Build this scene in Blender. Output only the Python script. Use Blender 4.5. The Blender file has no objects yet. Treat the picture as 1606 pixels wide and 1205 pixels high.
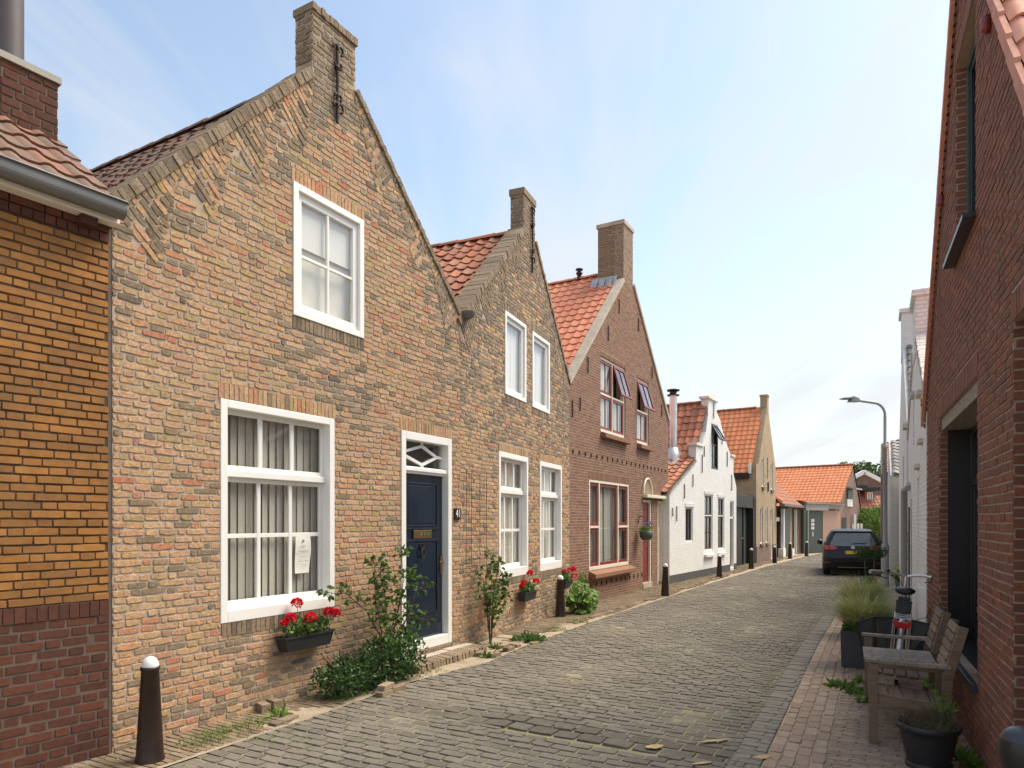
import bpy, math, random
from mathutils import Vector, Matrix, Euler
from mathutils.geometry import tessellate_polygon
random.seed(7)
R_=math.radians
sc=bpy.context.scene
# ---------------------------------------------------------------- camera
FPX=1070.; CX=803.; HY=818.; HC=1.85          # focal length and level horizon of the 1606 px wide photograph
cam=bpy.data.cameras.new('camera'); cam.sensor_width=36; cam.lens=FPX/1606*36
cam.shift_y=(HY-602.5)/1606; cam.clip_start=.1; cam.clip_end=2000
co=bpy.data.objects.new('camera',cam); sc.collection.objects.link(co)
co.location=(0,0,HC); co.rotation_euler=(R_(90),0,0); sc.camera=co
# ---------------------------------------------------------------- light
SUN_EL,SUN_AZ=R_(57),R_(72)                    # azimuth clockwise from +Y
w=bpy.data.worlds.new('World'); sc.world=w; w.use_nodes=True
nt=w.node_tree; nt.nodes.clear()
def N(nt,t,**k):
    n=nt.nodes.new(t)
    for a,b in k.items():
        if a.startswith('i_'):
            key=a[2:]; key=int(key) if key.isdigit() else key.replace('_',' ')
            n.inputs[key].default_value=b
        else: setattr(n,a,b)
    return n
def LK(nt,a,b): nt.links.new(a,b)
out=N(nt,'ShaderNodeOutputWorld'); bg=N(nt,'ShaderNodeBackground'); bg.inputs[1].default_value=.12
sky=N(nt,'ShaderNodeTexSky',sky_type='NISHITA',sun_disc=False,sun_elevation=SUN_EL,sun_rotation=SUN_AZ,altitude=0,air_density=1.,dust_density=1.2,ozone_density=1.0)
tc=N(nt,'ShaderNodeTexCoord'); sep=N(nt,'ShaderNodeSeparateXYZ'); LK(nt,tc.outputs['Generated'],sep.inputs[0])
def wm(op,a,b=None,c=None):
    n=N(nt,'ShaderNodeMath',operation=op)
    for i,v in enumerate((a,b,c)):
        if v is None: continue
        if isinstance(v,(int,float)): n.inputs[i].default_value=v
        else: LK(nt,v,n.inputs[i])
    return n.outputs[0]
# clouds on a plane high above: direction / z
zc=wm('MAXIMUM',sep.outputs[2],.03); inv=wm('DIVIDE',1.,wm('ADD',zc,.12))
cb=N(nt,'ShaderNodeCombineXYZ'); LK(nt,wm('MULTIPLY',sep.outputs[0],inv),cb.inputs[0]); LK(nt,wm('MULTIPLY',sep.outputs[1],inv),cb.inputs[1])
mp=N(nt,'ShaderNodeMapping'); mp.inputs['Rotation'].default_value=(0,0,R_(-38)); mp.inputs['Scale'].default_value=(1.9,.42,1); mp.inputs['Location'].default_value=(.9,.5,0)
LK(nt,cb.outputs[0],mp.inputs[0])
n1=N(nt,'ShaderNodeTexNoise',i_Scale=1.5,i_Detail=9.,i_Roughness=.56,i_Distortion=.7); LK(nt,mp.outputs[0],n1.inputs['Vector'])
n2=N(nt,'ShaderNodeTexNoise',i_Scale=.75,i_Detail=3.,i_Roughness=.5); LK(nt,cb.outputs[0],n2.inputs['Vector'])
cr=N(nt,'ShaderNodeMapRange',interpolation_type='SMOOTHSTEP'); cr.inputs[1].default_value=.44; cr.inputs[2].default_value=.66
LK(nt,wm('ADD',wm('MULTIPLY',n1.outputs[0],.55),wm('MULTIPLY',n2.outputs[0],.45)),cr.inputs[0])
# lower sky carries more thin cloud
hz=N(nt,'ShaderNodeMapRange',interpolation_type='SMOOTHSTEP'); LK(nt,sep.outputs[2],hz.inputs[0])
hz.inputs[1].default_value=.0; hz.inputs[2].default_value=.40; hz.inputs[3].default_value=.90; hz.inputs[4].default_value=.10
cl=wm('MULTIPLY',cr.outputs[0],.85)
msk=wm('SUBTRACT',1.,wm('MULTIPLY',wm('SUBTRACT',1.,cl),wm('SUBTRACT',1.,hz.outputs[0])))
mx=N(nt,'ShaderNodeMix',data_type='RGBA'); LK(nt,msk,mx.inputs['Factor'])
vs=N(nt,'ShaderNodeVectorMath',operation='MULTIPLY'); LK(nt,sky.outputs[0],vs.inputs[0]); vs.inputs[1].default_value=(1.20,1.14,1.01)
LK(nt,vs.outputs[0],mx.inputs[6]); mx.inputs[7].default_value=(3.38,3.47,3.55,1)
LK(nt,mx.outputs[2],bg.inputs[0]); LK(nt,bg.outputs[0],out.inputs[0])
sl=bpy.data.lights.new('sun','SUN'); sl.energy=2.7; sl.angle=R_(36); sl.color=(1,.90,.76)
so=bpy.data.objects.new('sun',sl); sc.collection.objects.link(so)
sd=Vector((math.sin(SUN_AZ)*math.cos(SUN_EL),math.cos(SUN_AZ)*math.cos(SUN_EL),math.sin(SUN_EL)))
so.rotation_euler=(-sd).to_track_quat('-Z','Y').to_euler(); so.location=(20,0,30)
sc.view_settings.view_transform='Standard'; sc.view_settings.look='None'; sc.view_settings.exposure=1.1; sc.view_settings.gamma=1
# ---------------------------------------------------------------- helpers
COL=sc.collection
rnd=random.random
def U(a,b): return a+(b-a)*random.random()
def T(o,label=None,cat=None,group=None,kind=None):
    if label: o['label']=label
    if cat: o['category']=cat
    if group: o['group']=group
    if kind: o['kind']=kind
    return o
def empty(name,loc=(0,0,0),rz=0,label=None,cat=None,group=None):
    o=bpy.data.objects.new(name,None); COL.objects.link(o); o.location=loc; o.rotation_euler=(0,0,rz)
    o.empty_display_size=.2
    return T(o,label,cat,group)
def copytree(o,parent=None):
    c=o.copy(); COL.objects.link(c)
    if parent: c.parent=parent
    for ch in list(o.children): copytree(ch,c)
    return c
def bands(poly,holes):
    """split a gable with rectangular openings into level strips"""
    hs=[(min(p[0] for p in h),max(p[0] for p in h),min(p[1] for p in h),max(p[1] for p in h)) for h in holes]
    zs=sorted(set([round(p[1],5) for p in poly]+[round(v,5) for h in hs for v in h[2:]])); out=[]; e=1e-5
    lo,hi=min(p[1] for p in poly),max(p[1] for p in poly)
    for za,zb in zip(zs[:-1],zs[1:]):
        if zb-za<1e-4 or za<lo-1e-6 or zb>hi+1e-6: continue
        for (a0,b0),(a1,b1) in zip(spans(poly,za+e),spans(poly,zb-e)):
            cut=sorted((h[0],h[1]) for h in hs if h[2]<=za+1e-4 and h[3]>=zb-1e-4)
            l0,l1=a0,a1
            for (p,q) in cut: out.append(((l0,za),(p,za),(p,zb),(l1,zb))); l0=l1=q
            out.append(((l0,za),(b0,za),(b1,zb),(l1,zb)))
    return out
class MB:
    def __init__(s): s.v=[];s.f=[];s.m=[];s.r=[];s.s=[]
    def add(s,vs,fs,m=0,r=.5,sm=False):
        b=len(s.v); s.v.extend([tuple(p) for p in vs])
        for f in fs:
            s.f.append([b+i for i in f]); s.m.append(m); s.r.append(r); s.s.append(sm)
    def box(s,x0,x1,y0,y1,z0,z1,m=0,r=.5):
        s.add([(x0,y0,z0),(x1,y0,z0),(x1,y1,z0),(x0,y1,z0),(x0,y0,z1),(x1,y0,z1),(x1,y1,z1),(x0,y1,z1)],
              [(0,3,2,1),(4,5,6,7),(0,1,5,4),(1,2,6,5),(2,3,7,6),(3,0,4,7)],m,r)
    def hexa(s,p,m=0,r=.5):
        s.add(p,[(0,3,2,1),(4,5,6,7),(0,1,5,4),(1,2,6,5),(2,3,7,6),(3,0,4,7)],m,r)
    def bar(s,a,b,w,h,m=0,r=.5,up=(0,0,1)):
        a=Vector(a);b=Vector(b);d=(b-a).normalized(); u=Vector(up)
        if abs(d.dot(u))>.98: u=Vector((0,1,0))
        x=d.cross(u).normalized(); z=x.cross(d).normalized()
        c=[(-1,-1),(1,-1),(1,1),(-1,1)]
        s.add([a+x*(w/2*i)+z*(h/2*j) for i,j in c]+[b+x*(w/2*i)+z*(h/2*j) for i,j in c],
              [(0,1,2,3),(7,6,5,4),(0,4,5,1),(1,5,6,2),(2,6,7,3),(3,7,4,0)],m,r)
    def tube(s,pts,rad,n=8,m=0,r=.5,cap=True):
        pts=[Vector(p) for p in pts]
        rr=rad if isinstance(rad,(list,tuple)) else [rad]*len(pts)
        vs=[];fs=[]; pu=None
        for i,p in enumerate(pts):
            d=(pts[min(i+1,len(pts)-1)]-pts[max(i-1,0)]).normalized()
            if pu is None:
                u=Vector((0,0,1)) if abs(d.z)<.9 else Vector((1,0,0))
            else: u=pu
            x=d.cross(u).normalized(); u=x.cross(d).normalized(); pu=u
            for k in range(n):
                a=2*math.pi*k/n; vs.append(p+(x*math.cos(a)+u*math.sin(a))*rr[i])
        for i in range(len(pts)-1):
            for k in range(n):
                k2=(k+1)%n; fs.append((i*n+k,i*n+k2,(i+1)*n+k2,(i+1)*n+k))
        s.add(vs,fs,m,r,True)
        if cap: s.add(vs[:n],[tuple(range(n))],m,r); s.add(vs[-n:],[tuple(range(n))[::-1]],m,r)
    def lathe(s,prof,c=(0,0,0),n=20,m=0,r=.5,axis='z'):
        vs=[];fs=[]
        for (q,z) in prof:
            for k in range(n):
                a=2*math.pi*k/n
                if axis=='z': vs.append((c[0]+q*math.cos(a),c[1]+q*math.sin(a),c[2]+z))
                elif axis=='y': vs.append((c[0]+q*math.cos(a),c[1]+z,c[2]+q*math.sin(a)))
                else: vs.append((c[0]+z,c[1]+q*math.cos(a),c[2]+q*math.sin(a)))
        for i in range(len(prof)-1):
            for k in range(n):
                k2=(k+1)%n; fs.append((i*n+k,i*n+k2,(i+1)*n+k2,(i+1)*n+k))
        s.add(vs,fs,m,r,True)
        if prof[0][0]>1e-4: s.add(vs[:n],[tuple(range(n))[::-1]],m,r)
        if prof[-1][0]>1e-4: s.add(vs[-n:],[tuple(range(n))],m,r)
    def prism(s,poly,y0,y1,holes=(),m=0,r=.5,f=None,back=True,mside=None):
        """polygon in x,z with holes, extruded along y"""
        f=f or (lambda x,y,z:(x,y,z)); loops=[poly]+list(holes)
        flat=[p for l in loops for p in l]
        tr=[] if holes else tessellate_polygon([[Vector((p[0],p[1],0)) for p in poly]])
        n=len(flat); ms=m if mside is None else mside
        fr=[f(p[0],y0,p[1]) for p in flat]; bk=[f(p[0],y1,p[1]) for p in flat]
        def ori(t):
            a,b,c=[flat[i] for i in t]
            return t if (b[0]-a[0])*(c[1]-a[1])-(b[1]-a[1])*(c[0]-a[0])>0 else t[::-1]
        if holes:
            for (A,B,C,D) in bands(poly,holes):
                s.add([f(p[0],y0,p[1]) for p in (A,B,C,D)],[(0,1,2,3)],m,r)
                if back: s.add([f(p[0],y1,p[1]) for p in (A,B,C,D)],[(3,2,1,0)],m,r)
        else:
            s.add(fr,[ori(t) for t in tr],m,r)
            if back: s.add(bk,[ori(t)[::-1] for t in tr],m,r)
        o=0
        for l in loops:
            k=len(l)
            s.add(fr[o:o+k]+bk[o:o+k],[(i,i+k,(i+1)%k+k,(i+1)%k) for i in range(k)],ms,r); o+=k
    def build(s,name,mats,parent=None,bev=0,loc=None):
        me=bpy.data.meshes.new(name); me.from_pydata(s.v,[],s.f)
        ms=mats if isinstance(mats,(list,tuple)) else [mats]
        for m in ms: me.materials.append(m)
        me.polygons.foreach_set('material_index',s.m); me.polygons.foreach_set('use_smooth',s.s)
        a=me.attributes.new('rnd','FLOAT','FACE'); a.data.foreach_set('value',s.r)
        me.update(); o=bpy.data.objects.new(name,me); COL.objects.link(o)
        if parent: o.parent=parent
        if loc: o.location=loc
        if bev:
            b=o.modifiers.new('bevel','BEVEL'); b.width=bev; b.segments=2; b.limit_method='ANGLE'; b.angle_limit=R_(40)
        return o
def rect(x0,x1,z0,z1): return [(x0,z0),(x1,z0),(x1,z1),(x0,z1)]
# ---------------------------------------------------------------- materials
MT={}
def newmat(name):
    m=bpy.data.materials.new(name); m.use_nodes=True; t=m.node_tree; b=t.nodes['Principled BSDF']; MT[name]=m
    return m,t,b
def c4(c): return (c[0],c[1],c[2],1)
def plain(name,col,rough=.6,metal=0,var=.12,scale=6,bump=.15,bscale=40,coat=0,dist=.003,spec=None,col2=None,stretch=None,rv=0):
    """one real surface: colour with blotchy variation in object space and a fine bump"""
    m,t,b=newmat(name); tc=N(t,'ShaderNodeTexCoord'); src=tc.outputs['Object']
    if stretch:
        q=N(t,'ShaderNodeMapping'); q.inputs['Scale'].default_value=stretch; LK(t,src,q.inputs[0]); src=q.outputs[0]
    n=N(t,'ShaderNodeTexNoise',i_Scale=scale,i_Detail=5.,i_Roughness=.6); LK(t,src,n.inputs['Vector'])
    r=N(t,'ShaderNodeMapRange'); LK(t,n.outputs[0],r.inputs[0]); r.inputs[1].default_value=.3; r.inputs[2].default_value=.7
    x=N(t,'ShaderNodeMix',data_type='RGBA'); LK(t,r.outputs[0],x.inputs['Factor'])
    c2=col2 or tuple(min(1,c*(1+var)) for c in col); c1=col if col2 else tuple(c*(1-var) for c in col)
    x.inputs[6].default_value=c4(c1); x.inputs[7].default_value=c4(c2); oc=x.outputs[2]
    if rv:
        at=N(t,'ShaderNodeAttribute',attribute_name='rnd'); mr=N(t,'ShaderNodeMapRange'); LK(t,at.outputs['Fac'],mr.inputs[0]); mr.inputs[3].default_value=1-rv; mr.inputs[4].default_value=1+rv
        v=N(t,'ShaderNodeVectorMath',operation='SCALE'); LK(t,oc,v.inputs[0]); LK(t,mr.outputs[0],v.inputs['Scale']); oc=v.outputs[0]
    LK(t,oc,b.inputs['Base Color'])
    b.inputs['Roughness'].default_value=rough; b.inputs['Metallic'].default_value=metal
    if coat: b.inputs['Coat Weight'].default_value=coat; b.inputs['Coat Roughness'].default_value=.04
    if spec is not None: b.inputs['Specular IOR Level'].default_value=spec
    if bump:
        n2=N(t,'ShaderNodeTexNoise',i_Scale=bscale,i_Detail=4.); LK(t,src,n2.inputs['Vector'])
        bp=N(t,'ShaderNodeBump',i_Strength=bump,i_Distance=dist); LK(t,n2.outputs[0],bp.inputs['Height']); LK(t,bp.outputs[0],b.inputs['Normal'])
    return m
def ramp(t,stops,interp='LINEAR'):
    r=N(t,'ShaderNodeValToRGB'); e=r.color_ramp; e.interpolation=interp
    while len(e.elements)<len(stops): e.elements.new(.5)
    for i,(p,c) in enumerate(stops): e.elements[i].position=p; e.elements[i].color=c4(c)
    return r
def brickmat(name,cols,mott=.35,mscale=28,bump=.6,dist=.004,rough=.92,stain=None,sscale=.9,samt=.6):
    """bricks: the hue of each brick from its random number, mottled; stain = colour of a weathered patch"""
    m,t,b=newmat(name); at=N(t,'ShaderNodeAttribute',attribute_name='rnd')
    k=len(cols); r=ramp(t,[((i+.5)/k,c) for i,c in enumerate(cols)]); LK(t,at.outputs['Fac'],r.inputs[0])
    tc=N(t,'ShaderNodeTexCoord'); n=N(t,'ShaderNodeTexNoise',i_Scale=mscale,i_Detail=6.,i_Roughness=.7); LK(t,tc.outputs['Object'],n.inputs['Vector'])
    mr=N(t,'ShaderNodeMapRange'); LK(t,n.outputs[0],mr.inputs[0]); mr.inputs[1].default_value=.25; mr.inputs[2].default_value=.75; mr.inputs[3].default_value=1-mott; mr.inputs[4].default_value=1+mott
    v=N(t,'ShaderNodeVectorMath',operation='SCALE'); LK(t,r.outputs[0],v.inputs[0]); LK(t,mr.outputs[0],v.inputs['Scale']); oc=v.outputs[0]
    if stain:
        n3=N(t,'ShaderNodeTexNoise',i_Scale=sscale,i_Detail=6.,i_Roughness=.65); LK(t,tc.outputs['Object'],n3.inputs['Vector'])
        m3=N(t,'ShaderNodeMapRange'); LK(t,n3.outputs[0],m3.inputs[0]); m3.inputs[1].default_value=.48; m3.inputs[2].default_value=.72; m3.inputs[4].default_value=samt
        x=N(t,'ShaderNodeMix',data_type='RGBA'); LK(t,m3.outputs[0],x.inputs['Factor']); LK(t,oc,x.inputs[6]); x.inputs[7].default_value=c4(stain); oc=x.outputs[2]
    LK(t,oc,b.inputs['Base Color']); b.inputs['Roughness'].default_value=rough; b.inputs['Specular IOR Level'].default_value=.25
    n2=N(t,'ShaderNodeTexNoise',i_Scale=48.,i_Detail=6.,i_Roughness=.75); LK(t,tc.outputs['Object'],n2.inputs['Vector'])
    bp=N(t,'ShaderNodeBump',i_Strength=bump,i_Distance=dist); LK(t,n2.outputs[0],bp.inputs['Height']); LK(t,bp.outputs[0],b.inputs['Normal'])
    return m
def wallmat(name,c1,c2,mortar,bw=.21,bh=.0625,ms=.01,bump=.7,rough=.9,stain=None,axes='xz',paint=False,dist=.006):
    """masonry drawn in the shader, for walls seen small or edge-on"""
    m,t,b=newmat(name); tc=N(t,'ShaderNodeTexCoord'); sp=N(t,'ShaderNodeSeparateXYZ'); LK(t,tc.outputs['Object'],sp.inputs[0])
    cb=N(t,'ShaderNodeCombineXYZ')
    ad=N(t,'ShaderNodeMath',operation='ADD'); LK(t,sp.outputs[0],ad.inputs[0]); LK(t,sp.outputs[1],ad.inputs[1])
    LK(t,ad.outputs[0],cb.inputs[0]); LK(t,sp.outputs[2],cb.inputs[1])
    nz=N(t,'ShaderNodeTexNoise',i_Scale=7.,i_Detail=3.); LK(t,tc.outputs['Object'],nz.inputs['Vector'])
    vm=N(t,'ShaderNodeVectorMath',operation='MULTIPLY_ADD'); LK(t,nz.outputs['Color'],vm.inputs[0]); vm.inputs[1].default_value=(.012,.012,0); LK(t,cb.outputs[0],vm.inputs[2])
    bt=N(t,'ShaderNodeTexBrick',offset=.5,squash=.55,squash_frequency=2); LK(t,vm.outputs[0],bt.inputs['Vector'])
    bt.inputs['Color1'].default_value=c4(c1); bt.inputs['Color2'].default_value=c4(c2); bt.inputs['Mortar'].default_value=c4(mortar)
    bt.inputs['Scale'].default_value=1; bt.inputs['Mortar Size'].default_value=ms; bt.inputs['Mortar Smooth'].default_value=.4; bt.inputs['Brick Width'].default_value=bw; bt.inputs['Row Height'].default_value=bh
    n=N(t,'ShaderNodeTexNoise',i_Scale=2.2,i_Detail=6.,i_Roughness=.7); LK(t,tc.outputs['Object'],n.inputs['Vector'])
    mr=N(t,'ShaderNodeMapRange'); LK(t,n.outputs[0],mr.inputs[0]); mr.inputs[1].default_value=.3; mr.inputs[2].default_value=.7; mr.inputs[3].default_value=.78 if not paint else .93; mr.inputs[4].default_value=1.18 if not paint else 1.04
    v=N(t,'ShaderNodeVectorMath',operation='SCALE'); LK(t,bt.outputs[0],v.inputs[0]); LK(t,mr.outputs[0],v.inputs['Scale']); oc=v.outputs[0]
    if stain:
        n3=N(t,'ShaderNodeTexNoise',i_Scale=1.3,i_Detail=7.,i_Roughness=.7); LK(t,tc.outputs['Object'],n3.inputs['Vector'])
        m3=N(t,'ShaderNodeMapRange'); LK(t,n3.outputs[0],m3.inputs[0]); m3.inputs[1].default_value=.55; m3.inputs[2].default_value=.8; m3.inputs[4].default_value=.7
        x=N(t,'ShaderNodeMix',data_type='RGBA'); LK(t,m3.outputs[0],x.inputs['Factor']); LK(t,oc,x.inputs[6]); x.inputs[7].default_value=c4(stain); oc=x.outputs[2]
    LK(t,oc,b.inputs['Base Color']); b.inputs['Roughness'].default_value=rough
    sb=N(t,'ShaderNodeMath',operation='MULTIPLY'); LK(t,bt.outputs['Fac'],sb.inputs[0]); sb.inputs[1].default_value=-1
    n4=N(t,'ShaderNodeTexNoise',i_Scale=30.,i_Detail=4.); LK(t,tc.outputs['Object'],n4.inputs['Vector'])
    s2=N(t,'ShaderNodeMath',operation='MULTIPLY_ADD'); LK(t,n4.outputs[0],s2.inputs[0]); s2.inputs[1].default_value=.7; LK(t,sb.outputs[0],s2.inputs[2])
    bp=N(t,'ShaderNodeBump',i_Strength=bump,i_Distance=dist); LK(t,s2.outputs[0],bp.inputs['Height']); LK(t,bp.outputs[0],b.inputs['Normal'])
    return m
def glassmat(name,tint=(.8,.86,.84),rough=.02,refl=1.5):
    m=bpy.data.materials.new(name); m.use_nodes=True; t=m.node_tree; t.nodes.clear(); MT[name]=m
    o=N(t,'ShaderNodeOutputMaterial'); x=N(t,'ShaderNodeMixShader'); tr=N(t,'ShaderNodeBsdfTransparent'); tr.inputs[0].default_value=c4(tint)
    g=N(t,'ShaderNodeBsdfGlossy'); g.inputs['Roughness'].default_value=rough; lw=N(t,'ShaderNodeLayerWeight'); lw.inputs[0].default_value=.5; pw=N(t,'ShaderNodeMath',operation='POWER'); LK(t,lw.outputs['Facing'],pw.inputs[0]); pw.inputs[1].default_value=3.2; fr=N(t,'ShaderNodeMath',operation='MULTIPLY_ADD'); LK(t,pw.outputs[0],fr.inputs[0]); fr.inputs[1].default_value=.8; fr.inputs[2].default_value=(refl-1)*.16; fr.use_clamp=True
    tc=N(t,'ShaderNodeTexCoord'); n=N(t,'ShaderNodeTexNoise',i_Scale=1.6,i_Detail=2.); LK(t,tc.outputs['Object'],n.inputs['Vector'])
    bp=N(t,'ShaderNodeBump',i_Strength=.12,i_Distance=.02); LK(t,n.outputs[0],bp.inputs['Height']); LK(t,bp.outputs[0],g.inputs['Normal'])
    LK(t,fr.outputs[0],x.inputs[0]); LK(t,tr.outputs[0],x.inputs[1]); LK(t,g.outputs[0],x.inputs[2]); LK(t,x.outputs[0],o.inputs[0])
    return m
def leafmat(name,a,b_,rough=.5,tr=.25):
    m,t,b=newmat(name); at=N(t,'ShaderNodeAttribute',attribute_name='rnd')
    r=ramp(t,[(0,a),(1,b_)]); LK(t,at.outputs['Fac'],r.inputs[0]); LK(t,r.outputs[0],b.inputs['Base Color']); b.inputs['Roughness'].default_value=rough
    b.inputs['Specular IOR Level'].default_value=.3
    o=t.nodes['Material Output']; x=N(t,'ShaderNodeMixShader',i_0=tr); tl=N(t,'ShaderNodeBsdfTranslucent'); LK(t,r.outputs[0],tl.inputs[0])
    LK(t,b.outputs[0],x.inputs[1]); LK(t,tl.outputs[0],x.inputs[2]); LK(t,x.outputs[0],o.inputs[0])
    return m
OLD=[(.20,.145,.085),(.40,.27,.145),(.46,.30,.15),(.33,.24,.12),(.43,.25,.155),(.50,.33,.20),(.44,.24,.165),(.37,.22,.14),(.30,.215,.10),(.46,.31,.20),(.40,.17,.10),(.52,.37,.21),(.24,.18,.13),(.45,.30,.17)]
OLD=[(.22,.165,.105),(.43,.265,.165),(.47,.295,.175),(.38,.275,.125),(.44,.26,.16),(.49,.32,.20),(.45,.27,.18),(.41,.255,.145),(.47,.30,.16),(.42,.165,.10),(.46,.28,.17),(.34,.255,.13),(.50,.335,.21),(.43,.25,.155),(.46,.30,.18)]
OLD=[(min(.55,r*1.04),g*1.035,b*.99) for r,g,b in OLD]
GREY=[(.16,.125,.09),(.25,.19,.13),(.22,.165,.105),(.29,.215,.145),(.19,.145,.095),(.30,.23,.16),(.25,.18,.12)]
brickmat('brick_old',OLD,mott=.5,mscale=42,bump=1.,dist=.006,stain=(.30,.25,.17),samt=.35)
brickmat('brick_weathered',GREY,mott=.5,mscale=42,bump=1.,dist=.006)
brickmat('brick_orange',[(.25,.112,.035),(.31,.142,.04),(.34,.155,.043),(.27,.126,.042),(.37,.175,.052),(.29,.132,.038),(.22,.108,.04),(.33,.152,.045)],mott=.22,mscale=12,bump=.35,stain=(.13,.075,.038),sscale=.8,samt=.8,rough=.8)
brickmat('brick_purple',[(.088,.036,.024),(.112,.043,.027),(.075,.032,.023),(.125,.047,.029),(.095,.038,.025)],mott=.25,bump=.4,rough=.85)
brickmat('brick_dark',[(.19,.082,.05),(.225,.092,.054),(.15,.068,.043),(.205,.085,.05),(.17,.078,.049),(.235,.09,.05)],mott=.3,bump=.45,rough=.85)
brickmat('brick_brown',[(.24,.125,.08),(.20,.105,.068),(.28,.145,.09),(.225,.12,.08),(.17,.09,.062),(.265,.135,.082)],mott=.25,bump=.4)
brickmat('brick_chimney',[(.28,.20,.14),(.23,.16,.115),(.32,.23,.16),(.20,.145,.10)],mott=.4,stain=(.30,.22,.08),sscale=2.,samt=.5)
brickmat('paver_grey',[(.145,.128,.104),(.173,.154,.126),(.157,.139,.114),(.195,.174,.143),(.13,.115,.095),(.168,.148,.12)],mott=.28,mscale=20,bump=.5,dist=.006,stain=(.20,.175,.125),sscale=.5,samt=.55,rough=.95)
brickmat('paver_dark',[(.11,.097,.078),(.137,.12,.096),(.122,.108,.087)],mott=.3,mscale=20,bump=.5,dist=.006,rough=.92)
brickmat('paver_band',[(.185,.166,.138),(.225,.202,.168),(.20,.18,.15)],mott=.25,bump=.4,rough=.95)
brickmat('paver_red',[(.32,.23,.165),(.36,.255,.185),(.285,.205,.148),(.335,.245,.18),(.38,.29,.215)],mott=.25,bump=.5,stain=(.26,.215,.165),sscale=1.1,samt=.7,rough=.85)
plain('bag',(.022,.023,.024),.65,var=.2,bump=.4,bscale=8,dist=.01)
plain('bag_inner',(.05,.05,.05),.7,var=.15,bump=.5,bscale=6,dist=.01)
brickmat('paver_brown',[(.19,.135,.09),(.23,.165,.11),(.165,.12,.083),(.25,.185,.13)],mott=.3,bump=.5,stain=(.12,.13,.05),sscale=2.2,samt=.7,rough=.9)
plain('mortar_light',(.37,.30,.23),.95,var=.22,scale=9,bump=.7,bscale=70)
plain('mortar_dark',(.085,.055,.03),.95,var=.3,scale=9,bump=.6)
plain('mortar_grey',(.12,.085,.065),.95,var=.25,scale=9,bump=.6)
plain('mortar_brown',(.33,.245,.19),.95,var=.2,scale=9,bump=.6)
plain('joint_earth',(.20,.19,.085),.98,scale=3.2,bump=1,bscale=60,col2=(.27,.235,.165),dist=.01)
plain('sand',(.24,.19,.13),.97,scale=5,bump=1.,bscale=50,col2=(.40,.33,.235),dist=.012)
plain('white_paint',(.80,.79,.75),.38,var=.025,scale=5,bump=.08,bscale=25)
plain('cream_paint',(.72,.66,.52),.5,var=.04,bump=.08)
plain('red_paint',(.20,.032,.03),.4,var=.1,bump=.08)
plain('blue_paint',(.006,.015,.032),.18,var=.15,bump=.12,bscale=3,coat=.4,dist=.002)
plain('black_paint',(.012,.012,.013),.35,var=.15,bump=.1)
plain('green_paint',(.05,.075,.06),.5,var=.1)
plain('darkwood',(.014,.013,.012),.6,var=.3,stretch=(9,9,.6),scale=4,bump=.4)
plain('pipe_brown',(.10,.085,.085),.6,metal=.2,var=.08,bump=.05)
plain('zinc',(.17,.17,.165),.55,metal=.5,var=.15,scale=3,bump=.15,stretch=(1,1,.3))
plain('steel',(.66,.65,.64),.36,metal=.6,var=.08,scale=4)
plain('lamp_grey',(.30,.31,.31),.5,metal=.1,var=.05,bump=.1)
plain('iron',(.035,.024,.018),.75,metal=.2,var=.4,scale=20,bump=.6)
plain('bollard_paint',(.026,.012,.009),.38,var=.35,scale=14,bump=.3,bscale=25)
plain('bollard_white',(.78,.77,.75),.5,col2=(.62,.60,.57),scale=18,bump=.3)
plain('brass',(.40,.27,.12),.35,metal=1,var=.1)
plain('plastic_box',(.02,.022,.024),.5,var=.2,bump=.2)
plain('concrete_box',(.060,.062,.068),.75,var=.15,scale=3,bump=.4,bscale=60)
plain('slate',(.035,.037,.045),.35,var=.2,bump=.25)
plain('bitumen',(.17,.155,.135),.9,var=.2,scale=2,bump=.3)
plain('fascia',(.34,.32,.28),.7,var=.1)
plain('pink_render',(.46,.30,.22),.9,var=.06,scale=2,bump=.2)
plain('teak',(.14,.085,.05),.7,col2=(.22,.15,.10),stretch=(2,2,14),scale=3,bump=.5,bscale=8,rv=.25)
plain('teak_long',(.14,.085,.05),.7,col2=(.23,.16,.11),stretch=(1.5,14,14),scale=3,bump=.5,bscale=8,rv=.25)
plain('teak_grey',(.17,.135,.10),.8,col2=(.32,.27,.21),stretch=(1.5,14,14),scale=3,bump=.6,bscale=8,rv=.2)
plain('soil',(.05,.036,.024),.95,var=.4,bump=1,dist=.02)
plain('blind',(.50,.475,.42),.8,var=.04,rv=.16,bump=.05)
plain('net',(.76,.74,.67),.85,var=.05)
plain('roomwhite',(.84,.84,.82),.8,var=.02)
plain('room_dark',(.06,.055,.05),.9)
plain('verge',(.40,.35,.28),.9,var=.2,scale=5,bump=.5)
plain('lead',(.42,.41,.39),.55,metal=.3,var=.2)
plain('plinth',(.075,.075,.075),.85,var=.2)
plain('skin_white',(.82,.82,.80),.3)
plain('yellow_paint',(.55,.38,.12),.8,col2=(.25,.21,.15),scale=22,bump=.4)
plain('paper',(.74,.72,.66),.8,var=.02)
plain('ink',(.25,.24,.22),.8)
glassmat('glass',(.93,.93,.91)); glassmat('glass_dark',(.35,.38,.36),.03,1.7); glassmat('glass_old',(.90,.91,.88),.04,1.65)
def tilemat(name,cols,stain,samt,rough=.75):
    return brickmat(name,cols,mott=.22,mscale=10,bump=.3,dist=.004,rough=rough,stain=stain,sscale=3.,samt=samt)
tilemat('tile_orange',[(.58,.20,.085),(.64,.23,.10),(.52,.175,.075),(.60,.22,.10)],(.50,.26,.16),.4)
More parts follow.
